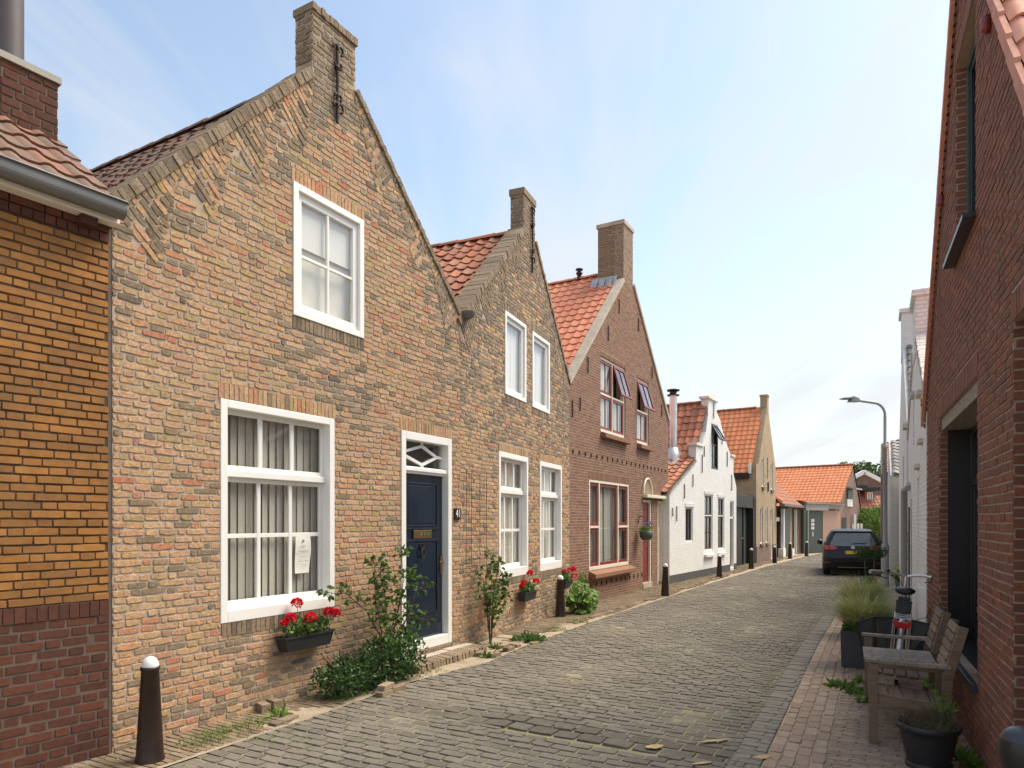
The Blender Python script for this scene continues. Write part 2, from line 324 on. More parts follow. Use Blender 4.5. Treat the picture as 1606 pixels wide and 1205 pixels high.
tilemat('tile_pale',[(.60,.25,.16),(.55,.22,.14),(.64,.28,.19),(.57,.25,.17)],(.48,.28,.2),.4)
tilemat('tile_salmon',[(.62,.235,.135),(.55,.20,.11),(.66,.26,.15),(.58,.22,.13)],(.42,.25,.15),.5)
tilemat('tile_red',[(.46,.17,.09),(.38,.14,.08),(.27,.11,.07),(.50,.20,.11),(.33,.17,.11)],(.22,.14,.10),.6)
tilemat('tile_brown',[(.16,.085,.058),(.22,.11,.075),(.12,.08,.06),(.19,.12,.09)],(.10,.085,.06),.7)
tilemat('tile_mixed',[(.22,.12,.085),(.17,.11,.08),(.36,.14,.08),(.15,.11,.085),(.20,.125,.09)],(.16,.13,.095),.7)
tilemat('tile_brick',[(.34,.14,.09),(.30,.13,.085),(.38,.15,.095)],(.25,.14,.1),.5)
tilemat('tile_grey',[(.22,.21,.20),(.27,.26,.24),(.18,.17,.165)],(.12,.12,.11),.5)
leafmat('leaf_dark',(.022,.055,.016),(.075,.15,.04),.35)
leafmat('leaf_rose',(.035,.085,.025),(.17,.25,.06),.4)
leafmat('leaf_mid',(.05,.11,.025),(.13,.24,.06))
leafmat('leaf_lime',(.09,.17,.025),(.20,.32,.06))
leafmat('leaf_grass',(.22,.25,.06),(.52,.52,.22))
leafmat('leaf_tree',(.045,.085,.03),(.13,.19,.07))
leafmat('leaf_hedge',(.045,.10,.015),(.20,.33,.05))
leafmat('leaf_joint',(.07,.12,.02),(.20,.28,.06))
leafmat('dry',(.16,.12,.07),(.30,.25,.15))
leafmat('petal_red',(.60,.01,.015),(.85,.03,.05),.6,.3)
leafmat('petal_purple',(.12,.08,.25),(.25,.2,.45),.6,.3)
leafmat('flower_yellow',(.45,.42,.05),(.6,.55,.1),.6,.3)
plain('stem',(.07,.05,.03),.8,var=.3)
plain('stem_green',(.08,.11,.04),.7,var=.3)
plain('bark',(.09,.07,.05),.9,var=.3,bump=.8)
# ---------------------------------------------------------------- frames: a facade's base line on the ground
def gp(px,py):
    Y=FPX*HC/(py-HY); return Vector(((px-CX)/FPX*Y,Y))
class Fr:
    """facade frame: origin on the ground, local x along the wall, local y into the house, z up.
    right=True: houses on the right of the street (their x runs towards the near end)"""
    def __init__(s,A,B=None,vp=None,right=False):
        a=gp(*A); d=(gp(*B)-a) if B else Vector(((vp-CX)/FPX,1.)); s.L=d.length; d.normalize()
        s.a=a; s.d=d; s.sg=-1 if right else 1; dd=d*s.sg
        s.ang=math.atan2(dd.y,dd.x)
    def uz(s,px,py):
        k=(px-CX)/FPX; u=(k*s.a.y-s.a.x)/(s.d.x-k*s.d.y); Y=s.a.y+u*s.d.y
        return u*s.sg, HC+(HY-py)/FPX*Y
    def root(s,name,label,cat,group=None): return empty(name,(s.a.x,s.a.y,0),s.ang,label,cat,group)
# ---------------------------------------------------------------- bricks
def spans(poly,z):
    xs=[]
    for i in range(len(poly)):
        (x0,z0),(x1,z1)=poly[i],poly[(i+1)%len(poly)]
        if (z0<=z)!=(z1<=z): xs.append(x0+(z-z0)/(z1-z0)*(x1-x0))
    xs.sort(); return [(xs[i],xs[i+1]) for i in range(0,len(xs)-1,2)]
def bricks(mb,poly,holes=(),course=.0625,L=.21,joint=.01,vj=None,relief=.008,rough=0,bond='flem',fmap=None,mfun=None,excl=None,z0=None,z1=None,rfun=None,wob=None,hd=.5):
    """lay real bricks course by course inside a polygon"""
    vj=joint if vj is None else vj
    fmap=fmap or (lambda x,z,d:(x,-d,z)); z0=min(p[1] for p in poly) if z0 is None else z0; z1=max(p[1] for p in poly) if z1 is None else z1
    n=int((z1-z0)/course+.5)
    for k in range(n):
        za=z0+k*course; zb=za+course; zm=(za+zb)/2
        sp=spans(poly,zm)
        for (a,b,c,d) in holes:
            if c<zm<d:
                ns=[]
                for (s,e) in sp:
                    if e<=a or s>=b: ns.append((s,e)); continue
                    if s<a: ns.append((s,a))
                    if e>b: ns.append((b,e))
                sp=ns
        for (s,e) in sp:
            x=s; i=0
            # global phase so that bond lines up across openings
            if bond=='flem':
                per=L*(1+hd); ph=(k%2)*per*.5+ (k*.013 if rough else 0)
                j=math.floor((s-ph)/per)-1; xs=[]
                while ph+j*per<e+per:
                    xs+= [ph+j*per, ph+j*per+L]; j+=1
            else:
                ph=(k%2)*L*.5; j=math.floor((s-ph)/L)-1; xs=[]
                while ph+j*L<e+L: xs.append(ph+j*L); j+=1
            if rough: xs=[q+U(-.03,.03)*rough for q in xs]
            for q in range(len(xs)-1):
                x0=max(xs[q],s); x1=min(xs[q+1],e)
                if x1-x0<.03: continue
                if x0>s: x0+=vj/2
                if x1<e: x1-=vj/2
                c0=za+joint/2; c1=zb-joint/2; xm=(x0+x1)/2
                if excl and excl(xm,zm): continue
                dz=U(-.004,.004)*rough; jr=.0045*rough
                if wob: dz+=wob(xm,zm)
                rel=relief*U(.55,1.25) if rough else relief*U(.85,1.1)
                if rough:
                    m=x0+(x1-x0)*.33; m2=x0+(x1-x0)*.66
                    P=[(x0,c0),(m,c0),(m2,c0),(x1,c0),(x1,zm),(x1,c1),(m2,c1),(m,c1),(x0,c1),(x0,zm)]
                    P=[(p[0]+U(-jr,jr),p[1]+U(-jr,jr)*.9+dz) for p in P]
                    for ci,(sx,sz) in ((0,(1,1)),(3,(-1,1)),(5,(-1,-1)),(8,(1,-1))):
                        r_=U(.001,.006)*min(1,rough); P[ci]=(P[ci][0]+sx*r_,P[ci][1]+sz*r_)
                else: P=[(x0,c0),(x1,c0),(x1,c1),(x0,c1)]
                np_=len(P); ins=.0035 if rough else .0018; cx=(x0+x1)/2; cz=(c0+c1)/2+dz
                hx=max((x1-x0)/2,.01); hz=max((c1-c0)/2,.01); tl=U(-1,1)*relief*.25
                Q=[(cx+(p[0]-cx)*(1-ins/hx),cz+(p[1]-cz)*(1-ins/hz)) for p in P]
                vs=[fmap(p[0],p[1],-.003) for p in P]+[fmap(p[0],p[1],rel+tl*(p[0]-cx)/hx) for p in Q]
                fs=[(i2,(i2+1)%np_,(i2+1)%np_+np_,i2+np_) for i2 in range(np_)]+[tuple(range(np_,2*np_))]
                mm=mfun(xm,zm) if mfun else 0
                mb.add(vs,fs,mm,rfun(xm,zm) if rfun else rnd())
def soldier(mb,x0,x1,z0,z1,step=.0625,relief=.009,m=0,rough=.6,fmap=None):
    """a flat arch of standing bricks"""
    k=max(1,int(round((x1-x0)/step))); st=(x1-x0)/k; fmap=fmap or (lambda x,z,d:(x,-d,z))
    for i in range(k):
        a=x0+i*st+.004; b=x0+(i+1)*st-.004; j=.003*rough; rel=relief*U(.8,1.2)
        P=[(a+U(-j,j),z0+.003+U(-j,j)),(b+U(-j,j),z0+.003+U(-j,j)),(b+U(-j,j),z1-.003+U(-j,j)),(a+U(-j,j),z1-.003+U(-j,j))]
        vs=[fmap(p[0],p[1],-.003) for p in P]+[fmap(p[0],p[1],rel) for p in P]
        mb.add(vs,[(0,1,5,4),(1,2,6,5),(2,3,7,6),(3,0,4,7),(4,5,6,7)],m,rnd())
# ---------------------------------------------------------------- pantiles
def tiles(mb,P0,ex,es,ncol,nrow,tw=.235,th=.29,hw=.028,m=0,jit=1.,step=.02,clip=None,flip=False):
    ex=Vector(ex).normalized(); es=Vector(es).normalized(); nn=ex.cross(es).normalized()
    if nn.z<0: nn=-nn
    P0=Vector(P0); K=7
    prof=[(0,.10),(.12,.75),(.24,1.),(.36,.72),(.5,.12),(.72,-.12),(1.,.10)]
    if flip: prof=[(1-a,b) for a,b in prof[::-1]]
    for i in range(ncol):
        for j in range(nrow):
            if clip and not clip((i+.5)*tw,(j+.5)*th): continue
            o=P0+ex*(i*tw+U(-.004,.004)*jit)+es*(j*th+U(-.008,.008)*jit); lift=U(0,.006)*jit; sk=U(-.008,.008)*jit
            vs=[]
            for (t,s,off) in ((0,0,step+lift),(1,1.06,0)):
                for (a,h) in prof:
                    vs.append(o+ex*(a*tw*1.02+sk*t)+es*(s*th)+nn*(h*hw+off))
            for (a,h) in prof: vs.append(o+ex*(a*tw*1.02)+es*.004+nn*(h*hw+step+lift-.018))
            r=rnd()
            mb.add(vs,[(q,q+1,q+1+K,q+K) for q in range(K-1)],m,r,True)
            b=len(mb.v)-len(vs)
            mb.add([vs[q] for q in range(K)]+[vs[2*K+q] for q in range(K)],[(q+K,q+1+K,q+1,q) for q in range(K-1)],m,r*.6)
def ridge(mb,a,b,r=.1,step=.36,m=0):
    a=Vector(a);b=Vector(b);d=b-a;L=d.length;d.normalize();k=max(1,int(L/step)); side=d.cross(Vector((0,0,1))).normalized()
    for i in range(k):
        p=a+d*(L*i/k); q=a+d*(L*(i+1)/k+.03); vs=[]; rr=r*U(.95,1.05)
        for (pt,rad) in ((p,rr*1.08),(q,rr*.95)):
            for j in range(7):
                t=math.pi*j/6; vs.append(pt+side*(math.cos(t)*rad)+Vector((0,0,math.sin(t)*rad*.8-.03)))
        mb.add(vs,[(j,j+1,j+8,j+7) for j in range(6)],m,rnd(),True)
        mb.add(vs[:7],[tuple(range(7))],m,.2)
# ---------------------------------------------------------------- windows
def curtain(parent,x0,x1,z0,z1,y,mat='net',waves=9,amp=.02,name='curtain'):
    mb=MB(); n=waves*6; vs=[]
    for i in range(n+1):
        t=i/n; x=x0+(x1-x0)*t; yy=y+amp*math.sin(t*waves*2*math.pi+.6*math.sin(t*17))*(.7+.3*math.sin(t*5))
        vs+=[(x,yy,z0),(x+amp*.2*math.sin(t*40),yy*1+.004,z1)]
    mb.add(vs,[(2*i,2*i+2,2*i+3,2*i+1) for i in range(n)],0,.5,True)
    return mb.build(name,MT[mat],parent)
def slats(parent,x0,x1,z0,z1,y,wd=.085,ang=38,gap=None,name='vertical_blind'):
    mb=MB(); n=int((x1-x0)/(wd*.74)); a=R_(ang)
    for i in range(n):
        cx=x0+(i+.5)*(x1-x0)/n; 
        aa=a+R_(U(-5,5))
        if gap and gap[0]<cx<gap[1]: continue
        dx=wd/2*math.cos(aa); dy=wd/2*math.sin(aa)
        mb.add([(cx-dx,y-dy,z0),(cx,y-.003,z0),(cx+dx,y+dy,z0),(cx-dx,y-dy,z1),(cx,y-.003,z1),(cx+dx,y+dy,z1)],[(0,1,4,3),(1,2,5,4)],0,rnd(),True)
    return mb.build(name,MT['blind'],parent)
def framebox(mb,x0,x1,z0,z1,w_,y0,y1,wb=None,wt=None,m=0,wl=None,wr=None):
    wb=wb or w_; wt=wt or w_; wl=wl or w_; wr=wr or w_
    mb.box(x0,x0+wl,y0,y1,z0,z1,m); mb.box(x1-wr,x1,y0,y1,z0,z1,m)
    mb.box(x0+wl,x1-wr,y0,y1,z0,z0+wb,m); mb.box(x0+wl,x1-wr,y0,y1,z1-wt,z1,m)
def pane(parent,x0,x1,z0,z1,y,mat='glass',name='glass'):
    mb=MB(); mb.add([(x0,y,z0),(x1,y,z0),(x1,y,z1),(x0,y,z1)],[(0,1,2,3)]); return mb.build(name,MT[mat],parent)
def sash(parent,x0,x1,z0,z1,y,cols,rows,mat='white_paint',st=.04,mun=.022,gl='glass',name='sash',d=.035,rb=None,zs=None):
    mb=MB(); framebox(mb,x0,x1,z0,z1,st,y,y+d,wb=rb)
    a,b=x0+st,x1-st; c0=z0+(rb or st); c1=z1-st
    for i in range(1,cols):
        x=a+(b-a)*i/cols; mb.box(x-mun/2,x+mun/2,y+.004,y+d-.008,c0,c1)
    for z in (zs if zs is not None else [c0+(c1-c0)*j/rows for j in range(1,rows)]):
        mb.box(a,b,y+.007,y+d-.011,z-mun/2,z+mun/2)
    s=mb.build(name,MT[mat],parent,bev=.004)
    pane(parent,a-.005,b+.005,c0-.005,c1+.005,y+d*.55,gl)
    return s
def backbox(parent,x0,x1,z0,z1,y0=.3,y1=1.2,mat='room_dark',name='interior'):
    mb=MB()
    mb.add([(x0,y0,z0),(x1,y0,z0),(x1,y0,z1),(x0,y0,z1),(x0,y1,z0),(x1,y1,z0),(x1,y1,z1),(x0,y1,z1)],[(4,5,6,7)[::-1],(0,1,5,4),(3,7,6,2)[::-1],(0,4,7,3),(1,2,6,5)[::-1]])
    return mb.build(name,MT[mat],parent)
def gable_wall(root,poly,holes,thick=.25,mats=('mortar_light',),name='front_wall',brick=None):
    mb=MB(); mb.prism(poly,0,thick,[rect(a,b,c,d)[::-1] for a,b,c,d in holes],0)
    if brick: brick(mb)
    return mb.build(name,[MT[x] for x in mats],root)
def shell(root,x0,x1,z,depth,mat,apex=None,y0=.25,inset=.03,name='side_wall'):
    """side and back walls behind a gable"""
    mb=MB(); a=x0+inset;b=x1-inset; t=.2
    mb.box(a,a+t,y0+.004,depth,-.05,z); mb.box(b-t,b,y0+.004,depth,-.05,z)
    poly=[(a+t,0),(b-t,0),(b-t,z)]+([apex] if apex else [])+[(a+t,z)]
    mb.prism(poly,depth-t,depth-.004)
    return mb.build(name,MT[mat],root)
def roof(root,P,A,y0,y1,mat,tw=.235,th=.29,under='darkwood',ridge_r=.1,jit=1.,ov=.12,right=True,rmat=None,hw=.028):
    """gable roof whose ridge runs back from the front: P=(x_eave_left,z), A=(x_apex,z), mirrored right eave"""
    xl,zl=P; xa,za=A[0],A[1]; xr=A[2]; zr=A[3]
    s=math.hypot(xa-xl,za-zl); mb=MB(); nr=int(s/th)+1; nc=int((y1-y0)/tw)
    es=Vector((xa-xl,0,za-zl)).normalized(); e0=Vector((xa,0,za))-es*(nr*th*(s/(nr*th)))
    tiles(mb,(xl,y1,zl),(0,-1,0),es,nc,nr,tw=(y1-y0)/nc,th=s/nr,m=0,jit=jit,hw=hw)
    if right:
        s2=math.hypot(xr-xa,za-zr); es2=Vector((xa-xr,0,za-zr)).normalized(); nr2=int(s2/th)+1
        tiles(mb,(xr,y0,zr),(0,1,0),es2,nc,nr2,tw=(y1-y0)/nc,th=s2/nr2,m=0,jit=jit,hw=hw)
    o=mb.build('roof',[MT[mat],MT['darkwood']],root)
    b2=MB(); d=.05
    b2.add([(xl,y0,zl-d),(xl,y1,zl-d),(xa,y1,za-d),(xa,y0,za-d),(xr,y0,zr-d),(xr,y1,zr-d)],[(0,3,2,1),(3,4,5,2)])
    b2.build('roof_deck',MT['darkwood'],root)
    r2=MB(); ridge(r2,(xa,y0,za+.02),(xa,y1,za+.02),ridge_r); r2.build('ridge_tiles',MT[rmat or mat],root)
    return o
def coping(mb,a,b,t=.13,y0=-.03,y1=.27,step=.062,m=0,out=1,jit=.012):
    """bricks on edge along a gable slope from a to b (x,z); thickness t outward"""
    ax,az=a;bx,bz=b;L=math.hypot(bx-ax,bz-az);dx,dz=(bx-ax)/L,(bz-az)/L; nx,nz=-dz*out,dx*out
    k=int(L/step)
    for i in range(k):
        s0=L*i/k+.003; s1=L*(i+1)/k-.003; h=t*U(.96,1.04); j=U(-jit,jit)*.6; h0=-.02
        pts=[(ax+dx*s0+nx*h0,az+dz*s0+nz*h0),(ax+dx*s1+nx*h0,az+dz*s1+nz*h0),(ax+dx*s1+nx*h,az+dz*s1+nz*h),(ax+dx*s0+nx*h,az+dz*s0+nz*h)]
        if out<0: pts=[pts[1],pts[0],pts[3],pts[2]]
        p=[(q[0],y0+j,q[1]) for q in pts]; r=[(q[0],y1,q[1]) for q in pts]
        mb.add(p+r,[(0,1,2,3),(7,6,5,4),(0,4,5,1),(1,5,6,2),(2,6,7,3),(3,7,4,0)],m,rnd())
def anchor(root,x,z0,z1,y=-.03,fancy=False,name='wall_anchor',r=.014):
    mb=MB(); mb.tube([(x,y,z0),(x,y-.005,(z0+z1)/2),(x,y,z1)],r,6)
    if fancy:
        def curl(cx,cz,R,sx,sz,k=1.4):
            mb.tube([(cx+sx*R*(1-math.cos(t))*.9,y-.01,cz+sz*R*math.sin(t)) for t in [i*math.pi*k/9 for i in range(10)]],r*.85,6)
        h=z1-z0
        for (q,sz,RR) in ((z1-.06,1,.045),(z1-.27*h,-1,.032),(z0+.33*h,1,.03),(z0+.20*h,1,.045)):
            curl(x,q,RR,1,sz); curl(x,q,RR*.8,-1,sz,1.1)
        mb.lathe([(.001,-.03),(.03,-.02),(.03,.02),(.001,.03)],(x,y,z1-.3*h),8,axis='y')
    return mb.build(name,MT['iron'],root)
# ================================================================ frames
F0=Fr((171,1187),vp=1544); FM=Fr((176,1185),(720,1022)); F2=Fr((720,1022),(893,955)); F3=Fr((893,955),(1048,914)); FW=Fr((1050,917),(1155,894)); F5=Fr((1186,884),(1217,876.5))
FR=Fr((1528,1186),vp=1329,right=True); FA=Fr((1453,1051),vp=1375,right=True)
HB='houses along the left side of the street'
def tumble(mb,a,b,inn,T0=.06,T1=.5,Lt=.8,course=.062,m=0,mfun=None,rough=1,s0=0,s1=None,relief=.010):
    L=math.hypot(b[0]-a[0],b[1]-a[1]); dx,dz=(b[0]-a[0])/L,(b[1]-a[1])/L; nx,nz=(-dz*inn,dx*inn)
    s1=L if s1 is None else s1; k=max(1,int(round((s1-s0)/Lt))); Lt=(s1-s0)/k
    def tmax(s):
        q=((s-s0)/Lt)%1.0; return T0+(T1-T0)*(1-q)
    poly=[(0,s0)]
    for i in range(k): poly+= [(T1,s0+i*Lt+.001),(T0,s0+(i+1)*Lt-.001)]
    poly+=[(0,s1)]
    bricks(mb,poly,course=course,L=.2,rough=rough,relief=relief,fmap=lambda t,s,d:(a[0]+dx*s+nx*t,-d-.001,a[1]+dz*s+nz*t),mfun=(lambda t,s:m) if not mfun else (lambda t,s:mfun(a[0]+dx*s+nx*t,a[1]+dz*s+nz*t)))
    def ex(x,z):
        px,pz=x-a[0],z-a[1]; s=px*dx+pz*dz; t=px*nx+pz*nz
        return s0<=s<=s1 and t<tmax(s)-.12
    return ex
# ================================================================ main house
hm=FM.root('brick_house','old yellow brick gable house with a navy blue door and large white window','house')
OM=[(0,0),(4.955,0),(4.955,4.78),(2.79,6.79),(2.79,7.30),(2.13,7.30),(2.13,6.60),(0,4.33)]
HM=[(.99,2.45,.91,2.98),(1.854,2.922,3.975,5.35),(3.617,4.73,.17,2.995)]
def weather_m(x,z):
    # grey weathering near the gable slopes, the stack and the foot of the valley
    dl=(4.33+1.06*x)-z; dr=(4.78+.93*(4.955-x))-z; q=min(dl,dr)
    p=.97 if z>6.3 else max(.02,.72-q*.62)
    if 1.7<x<3.05 and 2.9<z<3.9: p=max(p,.38)
    if .9<x<2.6 and .1<z<.8: p=max(p,.22)
    if x>4.3 and z>2.9: p=max(p,.35)
    if z<.35: p=max(p,.55-z)
    return 1 if rnd()<p else 0
def brick_m(mb):
    e1=tumble(mb,(0,4.33),(2.13,6.60),-1,T1=.55,Lt=.85,mfun=lambda x,z:3 if rnd()<.45 else 2)
    e2=tumble(mb,(4.955,4.78),(2.79,6.79),1,T1=.5,Lt=.85,mfun=lambda x,z:3 if rnd()<.7 else 2)
    sold=[(.97,2.47,2.98,3.13),(1.834,2.94,5.35,5.49),(3.60,4.75,2.995,3.15),(1.0,2.44,.78,.91),(1.85,2.93,3.84,3.975)]
    for (a,b,c,d) in sold: soldier(mb,a,b,c,d,step=.056,m=2 if c!=.78 and c!=3.84 else 3,rough=1.5)
    bricks(mb,OM,HM+sold,course=.0615,L=.195,joint=.011,vj=.010,relief=.0075,rough=1.15,mfun=lambda x,z:2+weather_m(x,z),
           excl=lambda x,z:e1(x,z) or e2(x,z),wob=lambda x,z:.012*math.sin(x*1.7+z)+.006*math.sin(x*4.1+z*2.3))
    # returns of the stack
    fl=lambda x,z,d:(2.13-d,x,z); bricks(mb,rect(0,.25,6.75,7.28),course=.0615,L=.19,rough=1.2,relief=.01,fmap=fl,mfun=lambda x,z:3)
    mb.box(2.12,2.80,-.02,.27,7.295,7.35,3,.3)
    for i in range(11): mb.box(2.115+i*.0635,2.115+i*.0635+.058,-.025+U(-.006,.006),.275,7.30,7.375+U(-.008,.008),3,rnd())
    coping(mb,(-.05,4.28),(2.13,6.60),t=.078,m=3)
    coping(mb,(4.975,4.76),(2.79,6.79),t=.045,m=3,out=-1,y0=-.03)
gable_wall(hm,OM,HM,mats=('mortar_light','mortar_light','brick_old','brick_weathered'),brick=brick_m)
shell(hm,0,4.955,4.3,7.5,'room_dark',(2.46,6.7))
roof(hm,(-.06,4.17),(2.46,6.82,4.93,4.54),.27,7.5,'tile_brown',jit=2.2,hw=.022)
anchor(hm,2.47,6.25,7.12,fancy=True,r=.017)
# big window
mb=MB(); framebox(mb,.99,2.45,.91,2.98,.075,-.012,.13,wb=.11,wt=.075); mb.box(1.065,2.375,.045,.13,2.27,2.335); mb.box(1.05,2.39,.018,.14,1.02,1.045)
wn=mb.build('window',MT['white_paint'],hm,bev=.006)
sash(wn,1.065,2.375,2.335,2.905,.075,3,1,mun=.05,st=.045)
sash(wn,1.065,2.375,1.02,2.27,.098,3,2,mun=.042,st=.045,rb=.075,zs=[1.71])
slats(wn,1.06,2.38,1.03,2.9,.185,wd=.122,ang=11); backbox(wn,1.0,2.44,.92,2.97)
# upper window
mb=MB(); framebox(mb,1.854,2.922,3.975,5.35,.07,-.02,.12); wn=mb.build('window',MT['white_paint'],hm,bev=.005)
s=sash(wn,1.924,2.852,4.045,5.28,.02,2,2,st=.075,mun=.028,d=.05,zs=[4.63])
mb=MB(); mb.box(1.93,2.85,.085,.09,4.75,5.27); mb.build('roller_blind',MT['roomwhite'],wn)
mb=MB(); mb.box(1.93,2.85,.12,.13,4.05,5.27); mb.build('reflection_panel',MT['net'],wn)  # flat pale panel, imitates the sky reflected in the panes
# door case
mb=MB(); framebox(mb,3.617,4.73,.17,2.995,.09,-.02,.15,wb=.13,wt=.10); mb.box(3.70,4.645,.02,.15,2.47,2.56); mb.box(3.69,4.65,.0,.03,2.50,2.55)
fr=mb.build('door_frame',MT['white_paint'],hm,bev=.006)
pane(fr,3.70,4.645,2.55,2.9,.11,'glass_old')
mb=MB(); cx,cz=4.17,2.725
for a,b in (((3.70,cz),(cx,2.85)),((cx,2.85),(4.5,cz)),((3.70,cz),(cx,2.60)),((cx,2.60),(4.5,cz)),((4.5,cz),(4.645,cz)),((cx,2.85),(cx,2.9)),((cx,2.60),(cx,2.55))):
    mb.bar((a[0],.085,a[1]),(b[0],.085,b[1]),.035,.03,up=(0,1,0))
mb.build('fanlight_bars',MT['white_paint'],fr); backbox(fr,3.7,4.64,2.55,2.9,y0=.2)
def door(root,x0,x1,z0,z1,y,mat,panels,name='door'):
    mb=MB(); mb.box(x0,x1,y,y+.045,z0,z1)
    for (a,b,c,d) in panels:
        framebox(mb,a,b,c,d,.022,y-.014,y); mb.box(a+.04,b-.04,y-.006,y,c+.04,d-.04)
    return mb.build(name,MT[mat],root,bev=.004)
dr=door(hm,3.707,4.64,.30,2.47,.085,'blue_paint',[(3.83,4.52,1.78,2.36),(3.83,4.52,.62,1.60)])
for z_a,z_b in ((.30,.47),(.55,.575),(1.585,1.61),(1.745,1.765)): mb=MB(); mb.box(3.76,4.59,.062,.086,z_a,z_b); mb.build('rail',MT['blue_paint'],dr,bev=.004)
mb=MB(); mb.box(3.96,4.38,.07,.0845,1.61+.01,1.70-.005); 
lb=MB(); lb.box(3.97,4.37,.060,.072,1.625,1.735); lb.build('letterbox',MT['brass'],dr,bev=.003)
for i,(c,x) in enumerate((((.5,.1,.02),4.115),((.03,.05,.02),4.15),((.02,.3,.08),4.19),((.03,.05,.02),4.225),((.02,.25,.1),4.26))):
    k='letter_%d'%i
    plain(k,c,.6,var=.02,bump=0); q=MB(); q.box(x,x+.026,.054,.061,1.665,1.70); q.build('letterbox_sticker',MT[k],dr)
mb=MB(); mb.lathe([(.001,-.035),(.035,-.03),(.03,.0)],(4.15,.08,1.50),10,axis='y')
mb.tube([(4.15+.042*math.sin(t),.045,1.43-.062*math.cos(t)+.0) for t in [i*math.pi/6 for i in range(13)]],.011,6); mb.tube([(4.15,.05,1.50),(4.15,.045,1.555)],.016,6); mb.build('door_knocker',MT['iron'],dr)
mb=MB(); mb.box(4.575,4.615,.066,.082,1.13,1.37); mb.tube([(4.595,.07,1.29),(4.595,.03,1.29),(4.50,.028,1.29)],.010,6); mb.build('door_handle',MT['brass'],dr)
# weathered brick sill under the door case + house number
mb=MB(); mb.box(3.62,4.73,-.03,.05,.05,.165); soldier(mb,3.62,4.73,.05,.165,step=.06,fmap=lambda x,z,d:(x,-.03-d,z),m=0); mb.build('door_sill',MT['brick_weathered'],hm)
nm=MB(); nm.box(4.795,4.935,-.03,-.008,1.875,2.035); np_=nm.build('number_plate',MT['black_paint'],hm,bev=.004)
def text(body,size,loc,rot,parent,mat,name='lettering',depth=.002,align='CENTER',sx=1):
    c=bpy.data.curves.new('t','FONT'); c.body=body; c.size=size; c.extrude=depth; c.align_x=align; c.align_y='CENTER'
    o=bpy.data.objects.new('t',c); COL.objects.link(o); dg=bpy.context.evaluated_depsgraph_get(); dg.update()
    me=bpy.data.meshes.new_from_object(o.evaluated_get(dg)); bpy.data.objects.remove(o); bpy.data.curves.remove(c)
    me.materials.clear(); me.materials.append(MT[mat]); q=bpy.data.objects.new(name,me); COL.objects.link(q)
    q.location=loc; q.rotation_euler=rot; q.scale=(sx,1,1); q.parent=parent; return q
text('41',.155,(4.865,-.033,1.957),(R_(90),0,0),np_,'skin_white',sx=.70,depth=.002)
# doorstep of bricks on edge
st=FM.root('doorstep','worn brick doorstep below the navy blue door','doorstep')
mb=MB(); mb.box(3.46,5.02,-.36,-.055,-.02,.075,1)
k=26
for i in range(k):
    a=3.44+i*1.6/k; j=U(-.012,.012); ex=.03 if 0<i<k-1 else .0
    mb.hexa([(a+.004,-.41+j,-.02),(a+.056,-.41+j,-.02),(a+.056,-.19,-.02),(a+.004,-.19,-.02),(a+.004,-.395+j,.10+U(-.012,.008)),(a+.056,-.395+j,.10+U(-.012,.008)),(a+.056,-.19,.115),(a+.004,-.19,.115)],0,rnd())
for i in range(8):
    a=3.46+i*.195; mb.box(a,a+.187,-.185,-.05,.02,.118+U(-.004,.004),2,rnd())
mb.build('step_bricks',[MT['brick_weathered'],MT['mortar_grey'],MT['verge']],st,bev=.006)
# ================================================================ left neighbour
h0=F0.root('brick_house','orange brick house with dark purple brick base and zinc gutter','house')
O0=rect(-1.35,0,0,4.2)
def brick_0(mb):
    bricks(mb,rect(-1.35,-.005,1.235,4.02),course=.0634,L=.225,joint=.0105,vj=.0045,relief=.010,rough=.35,mfun=lambda x,z:1)
    soldier(mb,-1.35,-.005,1.12,1.235,step=.071,m=2,relief=.012); bricks(mb,rect(-1.35,-.005,-.05,1.12),course=.0737,L=.225,joint=.013,relief=.009,rough=.3,mfun=lambda x,z:2)
    soldier(mb,-1.35,-.005,4.03,4.10,step=.075,m=2,relief=.02); bricks(mb,rect(-1.35,-.005,4.10,4.17),course=.07,L=.225,mfun=lambda x,z:2,relief=.02)
mb=MB(); mb.box(-.012,.016,-.004,.03,0,4.15,0); mb.prism(O0,0,.25,m=3); mb.box(-1.35,-.003,-.004,.01,-.02,1.235,0)
brick_0(mb); mb.build('front_wall',[MT['mortar_grey'],MT['brick_orange'],MT['brick_purple'],MT['mortar_dark']],h0)
mb=MB(); mb.box(-1.35,.0,.26,.3,0,4.3); mb.box(-.25,-.02,.3,6,0,4.2); mb.prism([(0,0)]*0 or rect(-.2,-.02,4.2,4.25),.3,6); mb.build('side_wall',MT['room_dark'],h0)
mb=MB(); mb.box(-.245,-.13,-.11,-.005,4.09,4.155); mb.build('corbel_brick',MT['brick_purple'],h0)
mb=MB(); mb.box(-1.35,.02,-.13,-.022,4.16,4.235); mb.build('gutter_board',MT['white_paint'],h0,bev=.004)
mb=MB(); pr=[]; n=12
for i in range(n+1):
    a=math.pi*(1.0+i/n); pr.append((-.195+.065*math.cos(a),4.245+.072*math.sin(a)))
pr=[(-.272,4.285),(-.262,4.288)]+pr[0:1]+pr[1:]+[(-.13,4.285)]
for k in range(len(pr)-1):
    (a,b),(c,d)=pr[k],pr[k+1]; mb.add([(-1.35,a,b),(.015,a,b),(.015,c,d),(-1.35,c,d)],[(0,1,2,3)],0,.5,True); mb.add([(-1.35,a+.004,b+.004),(.015,a+.004,b+.004),(.015,c+.004,d+.004),(-1.35,c+.004,d+.004)],[(3,2,1,0)],0,.5,True)
